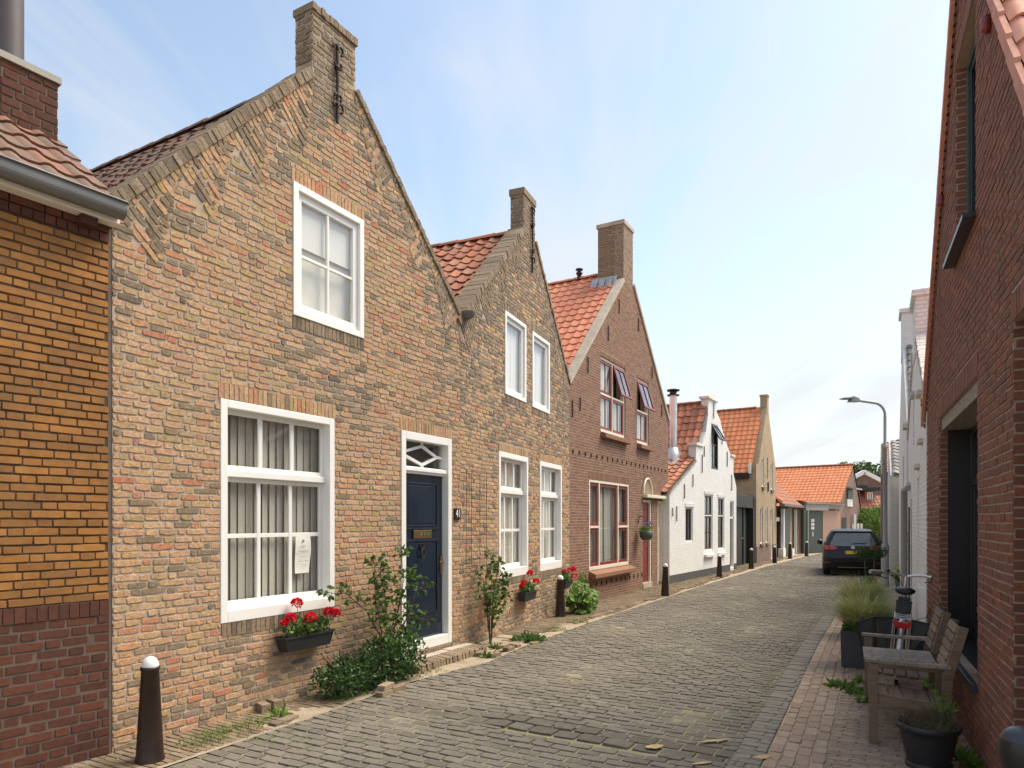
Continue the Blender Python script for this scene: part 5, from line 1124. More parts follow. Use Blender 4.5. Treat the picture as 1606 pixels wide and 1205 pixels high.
flower_box(FM,1.93,.55,.66,'long dark flower box of red geraniums below the large twelve pane window',[(-.22,-.02,.335,.045),(-.28,0,.29,.03),(-.12,.0,.47,.055),(.03,-.04,.30,.065),(.42-.12,-.03,.33,.055),(.40,-.03,.31,.045)],n=260)
flower_box(F2,2.40,.48,.56,'dark flower box of red geraniums below the nearer sash window of the weathered brown house',[(-.22,-.02,.32,.045),(-.28,0,.27,.03),(.12,0,.46,.055),(.30,-.05,.30,.055)],n=130)
flower_box(F2,4.55,.50,.52,'dark flower box of red geraniums behind the bollard with the hollyhock',[(-.10,0,.34,.04),(.25,-.02,.34,.065),(.34,-.06,.36,.05),(.36,-.06,.20,.085)],n=130)
mb=MB(); leaves(mb,[rp((4.32,-.24,1.64),.18,.18,.09) for i in range(130)],.06,.035,up=.6); mb.build('foliage',MT['leaf_lime'],hb)
mb=MB(); leaves(mb,[rp((4.40,-.24,1.78),.20,.16,.09) for i in range(60)],.035,.03,up=.6); mb.build('flowers',MT['petal_purple'],hb)
# ================================================================ shrubs and roses
X,Y=local(FM,2.75,-.38); r=empty('shrub',(X,Y,0),FM.ang,'dense dark green evergreen shrub against the wall left of the doorstep','shrub')
mb=MB(); pts=[]
for i in range(2400):
    x=U(-.80,.62); hmax=.36+.17*max(0,min(1,(x+.75)/.8)); p=rp((x,0,hmax*.5),.10,.27,hmax*.52,.75); pts.append((p.x,p.y,max(.02,p.z)))
leaves(mb,pts,.065,.026,up=.25); pts=[rp((U(0,.6),0,.42),.12,.25,.18,.6) for i in range(260)]; leaves(mb,pts,.07,.02,up=.9,m=1); mb.build('foliage',[MT['leaf_dark'],MT['leaf_mid']],r)
mb=MB()
for i in range(26):
    x=U(-.7,.55); mb.tube([(x,U(-.1,.1),-.02),(x+U(-.1,.1),U(-.15,.15),.25),(x+U(-.2,.2),U(-.2,.2),.48)],.007,5)
mb.build('stem',MT['stem'],r)
def rose(f,x,y,lab,stems,nl,l=.07,base=.0):
    X,Y=local(f,x,y); r=empty('rose_bush',(X,Y,0),f.ang,lab,'rose bush')
    sm_=MB(); lf=MB()
    for (pts,dens) in stems:
        P=[Vector(p) for p in pts]; 
        # smooth polyline
        Q=[]
        for i in range(len(P)-1):
            for k in range(4): t=k/4; Q.append(P[i].lerp(P[i+1],t)+Vector((U(-.008,.008),U(-.008,.008),0)))
        Q.append(P[-1]); n=len(Q); sm_.tube(Q,[.009*(1-.65*i/n) for i in range(n)],5)
        for i in range(int(nl*dens)):
            t=1-rnd()**1.4*.72; idx=min(n-2,int(t*(n-1))); p=Q[idx].lerp(Q[idx+1],rnd()); d=Vector((U(-1,1),U(-1,.6),U(-.5,.8))).normalized(); e=p+d*U(.04,.13)
            sm_.tube([p,e],.002,3,cap=False)
            for q_ in range(3): leaf(lf,e,d+Vector((U(-1,1),U(-1,1),U(-.8,.5)))*.9,l*U(.7,1.2),l*.72*U(.8,1.1))
    sm_.build('stem',MT['stem'],r); lf.build('foliage',MT['leaf_rose'],r); return r
rose(FM,2.98,-.24,'tall straggly climbing rose between the large window and the navy door',
 [([(0,0,0),(-.05,.0,.55),(-.30,-.02,.85),(-.62,-.02,1.08),(-.85,-.03,1.10)],.8),([(.0,0,0),(-.02,0,.6),(-.12,0,1.0),(-.16,0,1.45)],1.3),([(.05,0,0),(.08,0,.55),(.05,0,1.0),(-.02,.02,1.30)],1.1),
  ([(.1,0,0),(.15,0,.55),(.35,-.02,.95),(.52,-.03,1.25)],1.0),([(.1,0,0),(.22,-.02,.5),(.45,-.05,.75),(.72,-.10,.62)],.7),([(.12,0,0),(.22,0,.6),(.38,0,1.1),(.38,.02,1.50)],.8),([(.1,0,0),(.3,-.02,.5),(.58,-.05,1.0),(.78,-.06,1.08)],.5),([(.1,0,0),(.25,-.03,.45),(.5,-.06,.5)],.6)],34)
rose(F2,.62,-.20,'smaller rose bush by the wire trellis between the navy door and the sash windows',
 [([(0,0,0),(-.06,0,.5),(-.15,0,.95),(-.12,0,1.25)],1.),([(0,0,0),(0,0,.5),(.05,0,.95),(.02,0,1.35)],1.1),([(.03,0,0),(.10,0,.45),(.28,-.02,.8),(.42,-.04,1.0)],1.),([(.02,0,0),(.07,0,.5),(.2,0,.95),(.33,0,1.22)],.9),([(0,0,0),(-.1,0,.55),(-.30,-.02,.85)],.8),([(.03,0,0),(.12,0,.4),(.3,-.04,.66),(.5,-.06,.75)],.8)],34)
# hollyhock
X,Y=local(F2,4.42,-.42); r=empty('hollyhock',(X,Y,0),F2.ang,'leafy green hollyhock growing round the second bollard','plant'); mb=MB(); sm_=MB()
def bigleaf(mb,p,R,tilt,az):
    n=9; e=Euler((tilt,0,az)).to_matrix(); vs=[Vector(p)]
    for i in range(n):
        a=2*math.pi*i/n; rr=R*(1+.12*math.cos(a*5))*U(.9,1.1); vs.append(Vector(p)+e@Vector((rr*math.cos(a),rr*math.sin(a),R*.18*math.cos(a*3)+R*.12)))
    mb.add(vs,[(0,i+1,(i+1)%n+1) for i in range(n)],0,rnd())
for i in range(95):
    p=rp((U(-.05,.12),-.05,.30),.34,.30,.34,.6); p.z=max(.06,p.z); s_=.45+.55*(1-p.z/.75); bigleaf(mb,p,.11*s_*U(.7,1.2),U(.1,1.1),U(-2.4,-.4)+U(-.5,.5)); sm_.tube([(U(-.05,.05),0,.0),tuple(p)],.004,4,cap=False)
sm_.tube([(.08,-.02,0),(.10,-.03,.5),(.12,-.04,.72)],.012,6); leaves(mb,[rp((.12,-.04,.66),.10,.10,.12) for i in range(60)],.07,.05,up=.6)
mb.build('foliage',MT['leaf_lime'],r); sm_.build('stem',MT['stem_green'],r)
def weed(x,y,R,n,lab,mat='leaf_mid',l=.09,name='weed',cat='weed',group=None,z=.01):
    r=empty(name,(x,y,z),U(0,6),lab,cat,group); mb=MB()
    for i in range(n):
        a=U(0,6.283); q=R*.35*rnd(); el_=U(.2,1.2); leaf(mb,(q*math.cos(a),q*math.sin(a),0),(math.cos(a),math.sin(a),math.tan(el_)*.8),l*U(.6,1.3),l*.36*U(.7,1.2),fold=.2)
    mb.build('foliage',MT[mat],r); return r
p=gp(437,1125); weed(p.x,p.y,.1,16,'small light green seedling beside the brick border left of the shrub','leaf_lime',.12)
p=gp(828,1006); X,Y=p.x,p.y; weed(X,Y,.55,90,'low spreading green plant below the nearer red geranium box',l=.14)
p=gp(765,1032); weed(p.x,p.y,.18,34,'bright green weed at the foot of the smaller rose','leaf_lime',.11)
p=gp(776,1019); weed(p.x,p.y,.15,30,'dark green tuft behind the foot of the smaller rose','leaf_rose',.10)
p=gp(12,1205); r=empty('plant',(gp(8,1212).x,gp(8,1212).y,0),0,'large leaved green plant in the bottom left corner','plant'); mb=MB()
for i in range(16):
    a=U(0,6.28); leaf(mb,(0,0,.0),(math.cos(a),math.sin(a)*.6,U(.25,1.2)),U(.22,.34),.10,fold=.15)
mb.build('foliage',MT['leaf_lime'],r)
for k,(px,py,R,n,lab) in enumerate(((1322,1080,.16,70,'clump of bright green weeds on the red pavement left of the bench'),(1340,1090,.10,30,'narrow weed clump between the larger clump and the bench leg'),(1353,1074,.10,34,'weed clump beside the far front leg of the bench'),(1352,1104,.07,20,'small weed tuft just left of the bench front leg'))):
    p=gp(px,py); weed(p.x,p.y,R*2,int(n*1.5),lab,'leaf_lime',.10)
p=gp(1512,1200); weed(p.x,p.y,.3,60,'tall weeds between the plant bucket and the brown brick wall','leaf_lime',.13)
# loose brick borders
def loose(name,lab,cat,items):
    o=None; x0,y0=gp(*items[0][:2]); r=empty(name,(x0,y0,0),FM.ang,lab,cat)
    c,s=math.cos(-FM.ang),math.sin(-FM.ang)
    for (px,py,a,z,h) in items:
        p=gp(px,py)-Vector((x0,y0)); lx,ly=p.x*c-p.y*s,p.x*s+p.y*c; e=Matrix.Rotation(R_(a),3,'Z'); v=[]
        for zz in (z,z+h):
            for sx,sy in ((-.1,-.048),(.1,-.048),(.1,.048),(-.1,.048)):
                q=e@Vector((sx,sy,0)); v.append((lx+q.x+U(-.004,.004),ly+q.y+U(-.004,.004),zz+U(-.004,.004)))
        mb=MB(); mb.hexa(v,0,rnd()); mb.build('brick',MT['brick_weathered'],r,bev=.006)
loose('brick_border','loose mossy bricks edging the rose bed left of the doorstep','brick border',[(603,1092,5,0,.06),(622,1084,-5,0,.06),(605,1090,8,.06,.06),(612,1082,80,0,.06)])
loose('brick_border','loose bricks round the foot of the smaller rose','brick border',[(752,1030,20,0,.07),(775,1032,-8,0,.07),(798,1022,0,0,.07),(745,1022,85,0,.06),(790,1024,4,.07,.05),(806,1016,80,0,.06)])
loose('brick_border','brick kerb corner beside the small seedling left of the shrub','brick border',[(412,1118,70,0,.10),(428,1112,80,0,.10),(452,1132,5,-.02,.06),(440,1137,2,-.02,.06)])
loose('brick_border','brick edging round the low spreading plant','brick border',[(812,1003,0,0,.06),(838,1010,-10,-.02,.05),(850,1004,60,-.02,.05)])
# wire trellis
X,Y=local(FM,4.955,0); r=F2.root('wire_trellis','thin wire trellis on the brick wall right of the number plate','trellis'); mb=MB()
for x in (.16,.33,.62,.86): mb.tube([(x,-.035,1.18),(x,-.035,2.60)],.004,4)
for z in (1.3,1.65,2.0,2.3,2.58): mb.tube([(.14,-.04,z),(.88,-.04,z)],.0035,4)
mb.tube([(.14,-.05,1.2),(.5,-.05,1.2),(.42,-.05,1.08)],.007,5); mb.build('wires',MT['iron'],r)
# paper notice inside the big window
r=empty('paper_notice',(*local(FM,2.095,.0785),1.30),FM.ang,'white paper notice taped inside the large twelve pane window','notice')
mb=MB(); K=8; v=[]
for i in range(K+1):
    t=i/K; dx=.012*math.sin(t*3.2); v+=[(-.105+dx*.4,.03+.008*math.sin(t*5),.40*t-.0),(.095+dx+.012*t,.03+.008*math.sin(t*5+1),.40*t)]
mb.add(v,[(2*i,2*i+1,2*i+3,2*i+2) for i in range(K)],0,.5,True)
for o_ in mb.v[:0]: pass
pm=mb.build('sheet',MT['paper'],r)
mb=MB()
def squig(z,x0,x1,h):
    x=x0
    while x<x1:
        wd=U(.004,.010); mb.box(x,x+wd,.016,.0165,z,z+h*U(.6,1.)); x+=wd+U(.0015,.005)
for (z,a,b,h) in ((.285,-.04,.03,.010),(.23,-.075,.065,.012),(.175,-.065,.05,.006),(.125,-.075,.068,.008),(.085,-.055,.04,.006),(.065,-.03,.04,.006)): squig(z,a,b,h)
mb.lathe([(.001,0),(.014,0),(.014,.0006)],(.0,.016,.345),10,axis='y'); mb.build('print',MT['ink'],r)
# ================================================================ street lamp
p=gp(1388,921); r=empty('street_lamp',(p.x,p.y,0),0,'tall grey steel street lamp with curved arm by the white houses','street lamp')
zt=HC+(HY-628)/FPX*p.y
mb=MB(); mb.lathe([(.10,-.03),(.10,1.15),(.092,1.18),(.055,1.24),(.048,3.9),(.062,3.9),(.062,3.98),(.042,4.0),(.040,zt-.45)],n=16); mb.build('pole',MT['lamp_grey'],r)
dv=Vector((-.99,-.12,0)); R=.34; pts=[(0,0,zt-.46)]
for i in range(9):
    a=math.pi/2*i/8; pts.append(tuple(dv*(R*(1-math.cos(a)))+Vector((0,0,zt-.42+R*math.sin(a)))))
pts.append(tuple(dv*.85+Vector((0,0,zt-.02)))); mb=MB(); mb.tube(pts,.036,10); mb.build('arm',MT['lamp_grey'],r)
mb=MB(); a=dv; s_=Vector((-a.y,a.x,0)); z=zt-.02
def lp(u,v,w_): return tuple(dv*u+s_*v+Vector((0,0,z+w_)))
mb.hexa([lp(.80,-.06,-.05),lp(1.10,-.10,-.05),lp(1.10,.10,-.05),lp(.80,.06,-.05),lp(.80,-.06,.05),lp(1.0,-.09,.11),lp(1.0,.09,.11),lp(.80,.06,.05)])
mb.hexa([lp(.98,-.13,.03),lp(1.32,-.12,.03),lp(1.32,.12,.03),lp(.98,.13,.03),lp(.98,-.13,.075),lp(1.32,-.12,.05),lp(1.32,.12,.05),lp(.98,.13,.075)]); mb.build('lamp_head',MT['lamp_grey'],r,bev=.008)
mb=MB(); mb.hexa([lp(1.02,-.09,.02),lp(1.28,-.09,.02),lp(1.28,.09,.02),lp(1.02,.09,.02),lp(1.02,-.09,.029),lp(1.28,-.09,.029),lp(1.28,.09,.029),lp(1.02,.09,.029)]); mb.build('lens',MT['fascia'],r)
# ================================================================ planters
def planter(x,y,w_,h,lab,ang,taper=.04,tuft=None,soilz=.04):
    r=empty('planter',(x,y,.02),ang,lab,'planter'); mb=MB(); a=w_/2; b=a-taper
    def ring(q,z): return [(-q,-q,z),(q,-q,z),(q,q,z),(-q,q,z)]
    v=ring(b,0)+ring(a,h)+ring(a-.03,h)+ring(a-.035,h-soilz)
    mb.add(v,[(3,2,1,0)]+[(i+4*k,(i+1)%4+4*k,(i+1)%4+4*k+4,i+4*k+4) for k in range(3) for i in range(4)]); mb.build('pot',MT['concrete_box'],r,bev=.008)
    mb=MB(); mb.box(-a+.034,a-.034,-a+.034,a-.034,h-.1,h-soilz); mb.build('soil',MT['soil'],r); return r
pa=R_(-28)
c=gp(1318,1050); X,Y=c.x+.26*math.cos(pa)-.26*math.sin(-pa)*-1*0+.0, c.y
ax=Vector((math.cos(pa),math.sin(pa))); ay=Vector((-math.sin(pa),math.cos(pa))); ctr=c+ax*.27+ay*.27
r=planter(ctr.x,ctr.y,.54,.46,'large grey square planter with pale ornamental grass beside the bench',pa,taper=.01)
mb=MB(); blades(mb,(0,0,.40),1300,.50,.50,.006,arch=1.0,base=.2); mb.build('grass',MT['leaf_grass'],r)
mb=MB(); leaves(mb,[rp((-.08,-.17,.48),.2,.08,.06) for i in range(240)],.045,.02,up=.5); mb.build('ground_cover',MT['leaf_mid'],r)
c2=Vector((5.60,10.9)); r=planter(c2.x,c2.y,.54,.44,'second square planter with pale ornamental grass, behind the first one',pa,taper=.01)
mb=MB(); blades(mb,(0,0,.38),1300,.55,.52,.006,arch=1.15,base=.2); mb.build('grass',MT['leaf_grass'],r)
c3=Vector((7.78,14.9)); r=planter(c3.x,c3.y,.40,.52,'square dark planter with two small clipped standard trees in front of the parked car',pa,taper=.03)
mb=MB(); leaves(mb,[rp((0,0,.52),.17,.17,.06) for i in range(160)],.06,.025,up=.8); mb.build('ground_cover',MT['leaf_mid'],r)
for dx,dz in ((-.07,1.12),(.12,1.14)):
    mb=MB(); mb.tube([(dx*.6,0,.48),(dx*.9,0,.8),(dx,0,1.05)],.012,6); mb.build('trunk',MT['stem_green'],r)
    mb=MB(); leaves(mb,[rp((dx*1.5,U(-.02,.02),dz),.19,.17,.14,.6) for i in range(520)],.05,.022,up=.3); mb.build('crown',MT['leaf_dark'],r)
X,Y=10.05,17.6; r=empty('flower_pot',(X,Y,.02),0,'small pot of yellow flowers at the foot of the street lamp','flower pot'); mb=MB(); mb.lathe([(.11,0),(.16,.3),(.15,.3),(.14,.26),(.001,.26)]); mb.build('pot',MT['concrete_box'],r)
mb=MB(); leaves(mb,[rp((0,0,.4),.2,.2,.16) for i in range(220)],.07,.04,up=.6); mb.build('foliage',MT['leaf_mid'],r); mb=MB(); leaves(mb,[rp((0,0,.55),.2,.2,.14) for i in range(110)],.045,.045,up=.6); mb.build('flowers',MT['flower_yellow'],r)
# bucket of dry plants
r=empty('plant_bucket',(3.10,5.08,.02),0,'black plastic bucket with dry heather and a green sprig in front of the bench','plant pot')
mb=MB(); mb.lathe([(.135,0),(.15,.0),(.155,.035),(.14,.04),(.142,.05),(.185,.24),(.19,.28),(.205,.285),(.212,.30),(.212,.325),(.20,.33),(.19,.315),(.18,.26),(.001,.26)],n=32); mb.build('bucket',MT['plastic_box'],r)
mb=MB(); mb.lathe([(.001,.268),(.178,.268)],n=20); mb.build('soil',MT['soil'],r)
mb=MB()
for i in range(420):
    a=U(0,6.28); q=.17*math.sqrt(rnd()); x,y=q*math.cos(a),q*math.sin(a); h=U(.04,.20)*(1.2-q*3); mb.tube([(x,y,.26),(x*1.15+U(-.03,.03),y*1.15+U(-.03,.03),.26+h*.6),(x*1.25+U(-.05,.05),y*1.2+U(-.05,.05),.26+h)],.0016,3,cap=False,r=rnd())
mb.build('dry_twigs',MT['dry'],r)
mb=MB(); leaves(mb,[rp((.0,0,.29),.17,.17,.04) for i in range(160)],.03,.012,up=.6,m=0); mb.build('undergrowth',MT['leaf_joint'],r)
mb=MB(); sm_=MB()
for (bx,h,lean) in ((.10,.36,-.10),(.14,.25,-.02),(.16,.16,.05)):
    P=[Vector((bx+lean*t*t,.03,.27+h*t)) for t in [i/8 for i in range(9)]]; sm_.tube(P,.004,4)
    for p in P[1:]:
        for k in range(5): leaf(mb,p,(U(-1,1),U(-.6,.6),U(.2,1)),.055,.014)
mb.build('sprig',MT['leaf_lime'],r); sm_.build('sprig_stem',MT['stem_green'],r)
# ================================================================ bench
RU=FR.d; RNn=Vector((RU.y,-RU.x))  # along the wall, towards the wall
b0=gp(1370,1172); bench=empty('garden_bench',(b0.x,b0.y,.02),math.atan2(RU.y,RU.x),'weathered wooden double seat with a middle table and slatted backs against the dark brown wall','bench')
# local x along the wall (away), local y = away from the wall (towards the street) so wall side is negative
Lb=1.5; D=.54
def piece(name,boxes,mat='teak',bev=.004):
    mb=MB()
    for b_ in boxes:
        if len(b_)==6: mb.box(*b_,0,rnd())
        else: mb.bar(*b_,0,rnd()) if False else mb.bar(b_[0],b_[1],b_[2],b_[3],r=rnd())
    return mb.build(name,MT[mat],bench,bev=bev)
for x in (.03,Lb-.03):
    piece('leg',[(x-.03,x+.03,-.035,.035,-.01,.665)])
    mbk=MB(); mbk.bar((x,-D+.04,-.01),(x,-D+.02,.62),.045,.07,r=rnd()); mbk.bar((x,-D+.02,.60),(x,-D-.085,1.0),.045,.07,r=rnd()); mbk.build('leg',MT['teak'],bench,bev=.004)
    piece('side_rail',[((x,0,.38),(x,-D+.02,.34),.04,.085)],'teak')
    piece('armrest',[((x,.06,.685),(x,-D+.05,.675),.065,.028),(x-.04,x+.04,-D-.0,-D+.22,.665,.695)],'teak_grey')
piece('leg',[(.50,.55,-.035,.03,.30,.62),(.98,1.03,-.035,.03,.30,.62)]) 
for x in (.50,1.0):
    mbk=MB(); mbk.bar((x,-D+.04,.30),(x,-D+.02,.62),.045,.06,r=rnd()); mbk.bar((x,-D+.02,.60),(x,-D-.085,1.0),.045,.06,r=rnd()); mbk.build('back_post',MT['teak'],bench,bev=.004)
for x0,x1 in ((.03,.50),(1.0,Lb-.03)):
    for i in range(5):
        z=.655+i*.073; t=(z-.60)/.40; y=-D+.055-.105*t
        mbk=MB(); mbk.hexa([(x0+.02,y-.012,z),(x1-.02,y-.012,z),(x1-.02,y+.012,z),(x0+.02,y+.012,z),(x0+.02,y-.028,z+.055),(x1-.02,y-.028,z+.055),(x1-.02,y-.004,z+.055),(x0+.02,y-.004,z+.055)],r=rnd()); mbk.build('back_slat',MT['teak_long'],bench,bev=.003)
    for i in range(5): piece('seat_slat',[(x0,x1,-.02-i*.10-.085,-.02-i*.10,.385-.008*i,.407-.008*i)],'teak_long',.003)
for i in range(4): piece('table_board',[(.47+i*.145,.47+i*.145+.14,-D+.05,.06,.605,.628)],'teak_grey',.003)
piece('front_rail',[(.06,Lb-.06,-.02,.01,.30,.375)],'teak_long'); piece('back_rail',[(.06,Lb-.06,-D+.03,-D+.06,.28,.35)],'teak_long')
piece('table_apron',[(.48,.50,-D+.05,.04,.54,.605),(1.03,1.05,-D+.05,.04,.54,.605)],'teak')
# ================================================================ bicycle
bx=empty('bicycle',(4.10,7.30,.02),0,'grey city bicycle with open black pannier bags leaning on the white wall','bicycle')
bd=Vector((.50,.866)); bx.rotation_euler=(R_(0),R_(5),math.atan2(bd.y,bd.x)-math.pi/2); bx.rotation_mode='XYZ'
# local y forward, x right, z up ; rear axle at y=.30
RW=.365
def wheel(y,name):
    mb=MB(); n=36
    for i in range(n):
        pass
    pts=lambda R: [(0,y+R*math.cos(2*math.pi*i/40),RW+R*math.sin(2*math.pi*i/40)) for i in range(41)]
    mb.tube(pts(RW-.02),.021,8,cap=False); o=mb.build(name,MT['black_paint'],bx)
    m2=MB(); m2.tube(pts(RW-.048),.012,6,cap=False)
    for i in range(18):
        a=2*math.pi*i/18; m2.tube([(U(-.02,.02),y,RW),(0,y+(RW-.05)*math.cos(a),RW+(RW-.05)*math.sin(a))],.0012,3,cap=False)
    m2.tube([(-.05,y,RW),(.05,y,RW)],.02,8); m2.build('rim',MT['steel'],o)
    return o
wheel(.30,'wheel'); wheel(1.42,'wheel')
def fender(y,a0,a1,mat='lamp_grey'):
    mb=MB(); v=[]; n=20
    for i in range(n+1):
        a=R_(a0+(a1-a0)*i/n); 
        for (x,dr) in ((-.032,-.012),(-.018,.006),(.018,.006),(.032,-.012)): v.append((x,y+(RW+.018+dr)*math.cos(a),RW+(RW+.018+dr)*math.sin(a)))
    mb.add(v,[(4*i+j,4*i+j+1,4*i+j+5,4*i+j+4) for i in range(n) for j in range(3)],0,.5,True); return mb.build('fender',MT[mat],bx)
fender(.30,60,215,'steel'); fender(1.42,-10,140)
mb=MB(); bbk=(0,.75,.30); st_=(0,.62,.86); hd=(0,1.20,.93); hdl=(0,1.25,.72)
for a,b,q in ((bbk,st_,.017),(bbk,hdl,.02),((0,.63,.80),(0,1.22,.86),.015),((0,1.185,.98),(0,1.265,.68),.021)): mb.tube([a,b],q,8)
for s in (-1,1): mb.tube([(s*.05,.30,RW),(s*.03,.74,.30)],.010,6); mb.tube([(s*.05,.30,RW),(s*.02,.62,.80)],.008,6); mb.tube([(s*.03,1.265,.70),(s*.05,1.34,.55),(s*.05,1.42,RW)],.012,6)
mb.build('frame',MT['black_paint'],bx)
mb=MB(); mb.tube([(0,.62,.86),(0,.60,1.02)],.013,8); mb.build('seat_post',MT['steel'],bx); mb=MB(); mb.tube([(0,1.19,.95),(0,1.15,1.14),(0,1.17,1.17)],.014,8); mb.build('stem',MT['steel'],bx)
mb=MB(); v=[]; n=14
prof_=[(-.14,.055,.02),(-.12,.095,.035),(-.06,.105,.04),(0,.085,.036),(.06,.045,.03),(.12,.024,.025),(.15,.012,.012)]
for (y,hw_,hh) in prof_:
    for k in range(n):
        a=2*math.pi*k/n; v.append((hw_*math.cos(a),.58+y,1.055+hh*math.sin(a)*(1 if math.sin(a)>0 else 1.3)))
mb.add(v,[(i*n+k,i*n+(k+1)%n,(i+1)*n+(k+1)%n,(i+1)*n+k) for i in range(len(prof_)-1) for k in range(n)],0,.5,True); mb.add(v[:n],[tuple(range(n))]); mb.build('saddle',MT['black_paint'],bx)
mb=MB(); mb.tube([(-.02,1.17,1.17),(-.10,1.16,1.19),(-.17,1.12,1.20),(-.24,1.03,1.20),(-.36,.90,1.20)],.016,8); mb.tube([(.02,1.17,1.17),(.10,1.16,1.19),(.17,1.12,1.20),(.24,1.03,1.20),(.36,.90,1.20)],.016,8); hbz=mb.build('handlebar',MT['steel'],bx)
for s in (-1,1): mb=MB(); mb.tube([(s*.27,.995,1.20),(s*.38,.88,1.20)],.025,8); mb.build('grip',MT['lamp_grey' if s<0 else 'black_paint'],hbz)
mb=MB(); mb.lathe([(.001,0),(.028,.002),(.028,.02),(.015,.03),(.001,.032)],(-.2,1.08,1.21),10); mb.tube([(.26,1.02,1.18),(.30,1.08,1.15),(.20,1.14,1.12)],.006,5); mb.tube([(-.26,1.02,1.18),(-.30,1.08,1.15),(-.20,1.14,1.12)],.006,5); mb.build('bell_and_levers',MT['black_paint'],hbz)
mb=MB(); mb.tube([(.25,1.05,1.18),(.33,1.15,.95),(.25,1.2,.7),(.05,1.3,.6)],.004,5); mb.tube([(-.2,1.08,1.18),(-.05,1.22,1.1),(0,1.24,.9)],.004,5); mb.build('brake_cable',MT['black_paint'],bx)
mb=MB()
for s in (-1,1): mb.tube([(s*.075,-.02,.80),(s*.075,.50,.80)],.006,6); mb.tube([(s*.07,.30,RW),(s*.075,.10,.80)],.005,5); mb.tube([(s*.07,.30,RW),(s*.075,.40,.80)],.005,5)
for y in (-.02,.15,.32,.5): mb.tube([(-.075,y,.80),(.075,y,.80)],.006,6)
mb.build('luggage_rack',MT['steel'],bx)
mb=MB(); mb.prism([(-.08,.73),(-.08,.79),(-.03,.765),(.03,.765),(.08,.79),(.08,.73),(.045,.70),(-.045,.70)],-.075,-.03); mb.build('rear_light',MT.get('tail') or plain('tail',(.55,.01,.015),.2,bump=0,coat=.6),bx,bev=.006)
mb=MB(); mb.box(-.075,.075,.30,.33,.82,.94); mb.box(-.08,.08,.295,.34,.93,.96); mb.box(-.06,.06,.30,.335,.96,1.0); mb.build('carrier_panel',MT['bag_inner'],bx,bev=.01)
for s in (-1,1):
    # an open bag: back panel on the wheel, outer panel swung out, fan shaped gusset towards the viewer
    A=[(s*.09,-.04,.80),(s*.09,-.04,.40),(s*.09,.36,.40),(s*.09,.36,.80)]
    B=[(s*.43,-.10,.70),(s*.34,-.04,.36),(s*.30,.36,.36),(s*.38,.34,.72)]
    mb=MB(); 
    M1=(s*.26,-.09,.79); M2=(s*.22,.0,.37)
    for q_,dy in ((0,0),(1,.008)):
        f=lambda p: (p[0],p[1]+dy,p[2])
        mb.add([f(A[0]),f(A[1]),f(M2),f(B[1]),f(B[0]),f(M1)],[(0,1,2,5),(5,2,3,4)] if q_==0 else [(5,2,1,0),(4,3,2,5)],1,.5)
    mb.add([B[0],B[1],B[2],B[3]],[(0,1,2,3)],0); mb.add([A[0],A[1],A[2],A[3]],[(0,1,2,3)],0); mb.add([A[1],B[1],B[2],A[2]],[(0,1,2,3)],0)
    for a,b in ((A[0],M1),(M1,B[0]),(B[0],B[1]),(M1,M2),(M1,(s*.30,-.06,.60)),((s*.30,-.06,.60),B[0])): mb.tube([a,b],.008,5)
    mb.build('pannier',[MT['bag'],MT['bag_inner']],bx)
# ================================================================ parked car
carp=gp(1337,905); car=empty('parked_car',(carp.x+.02,carp.y,0),0,'black people carrier parked with its rear towards the viewer','car')
cdir=Vector((.50,.866)); car.rotation_euler=(0,0,math.atan2(cdir.y,cdir.x)-math.pi/2+R_(6))
plain('car_black',(.008,.008,.009),.35,var=.05,bump=0,coat=.3,spec=.3); plain('car_plastic',(.016,.016,.017),.6,var=.1); plain('tyre',(.012,.012,.012),.85); plain('tail_red',(.42,.008,.01),.18,bump=0,coat=.8); plain('tail_clear',(.75,.25,.22),.2,bump=0,coat=.8); plain('plate_yellow',(.80,.47,.03),.4,var=.03,bump=0); plain('plate_blue',(.03,.08,.45),.4,bump=0)
plain('car_glass',(.055,.065,.06),.05,var=.2,bump=0,coat=1,spec=.9)
W2=.90
# height, half width, rear y, front y, corner radius
LV=[(.22,.80,.22,4.05,.30),(.30,.86,.10,4.22,.26),(.45,.895,.035,4.28,.25),(.62,.90,.0,4.30,.27),(.70,.90,.02,4.28,.27),(.76,.895,.075,4.22,.27),(.90,.885,.095,4.10,.27),(1.02,.87,.13,3.75,.27),(1.08,.855,.16,3.35,.27),(1.20,.80,.22,3.02,.25),(1.35,.73,.31,2.68,.22),(1.47,.665,.39,2.40,.2),(1.53,.63,.43,2.25,.2),(1.57,.58,.50,2.1,.2),(1.59,.45,.7,1.9,.2)]
def ringc(l,n=6):
    z,hw_,y0,y1,r=l; pts=[]; cr=Vector
    for (cx,cy,a0) in ((hw_-r,y1-r*1.6,0),(-hw_+r,y1-r*1.6,90),(-hw_+r,y0+r*.62,180),(hw_-r,y0+r*.62,270)):
        for i in range(n+1):
            a=R_(a0+90*i/n); ry=r*1.6 if a0<180 else r*.62; pts.append((cx+r*math.cos(a),cy+ry*math.sin(a),z))
    return pts
def lvl(z):
    for a,b in zip(LV[:-1],LV[1:]):
        if a[0]<=z<=b[0]: t=(z-a[0])/(b[0]-a[0]); return tuple(a[i]+(b[i]-a[i])*t for i in range(5))
    return LV[-1]
mb=MB(); rings=[ringc(l) for l in LV]; n=len(rings[0]); v=[p for r_ in rings for p in r_]
mb.add(v,[(i*n+k,i*n+(k+1)%n,(i+1)*n+(k+1)%n,(i+1)*n+k) for i in range(len(LV)-1) for k in range(n)],0,.5,True); mb.add(rings[-1],[tuple(range(n))],0,.5,True); mb.add(rings[0],[tuple(range(n))[::-1]],1)
body=mb.build('body',[MT['car_black'],MT['car_plastic']],car)
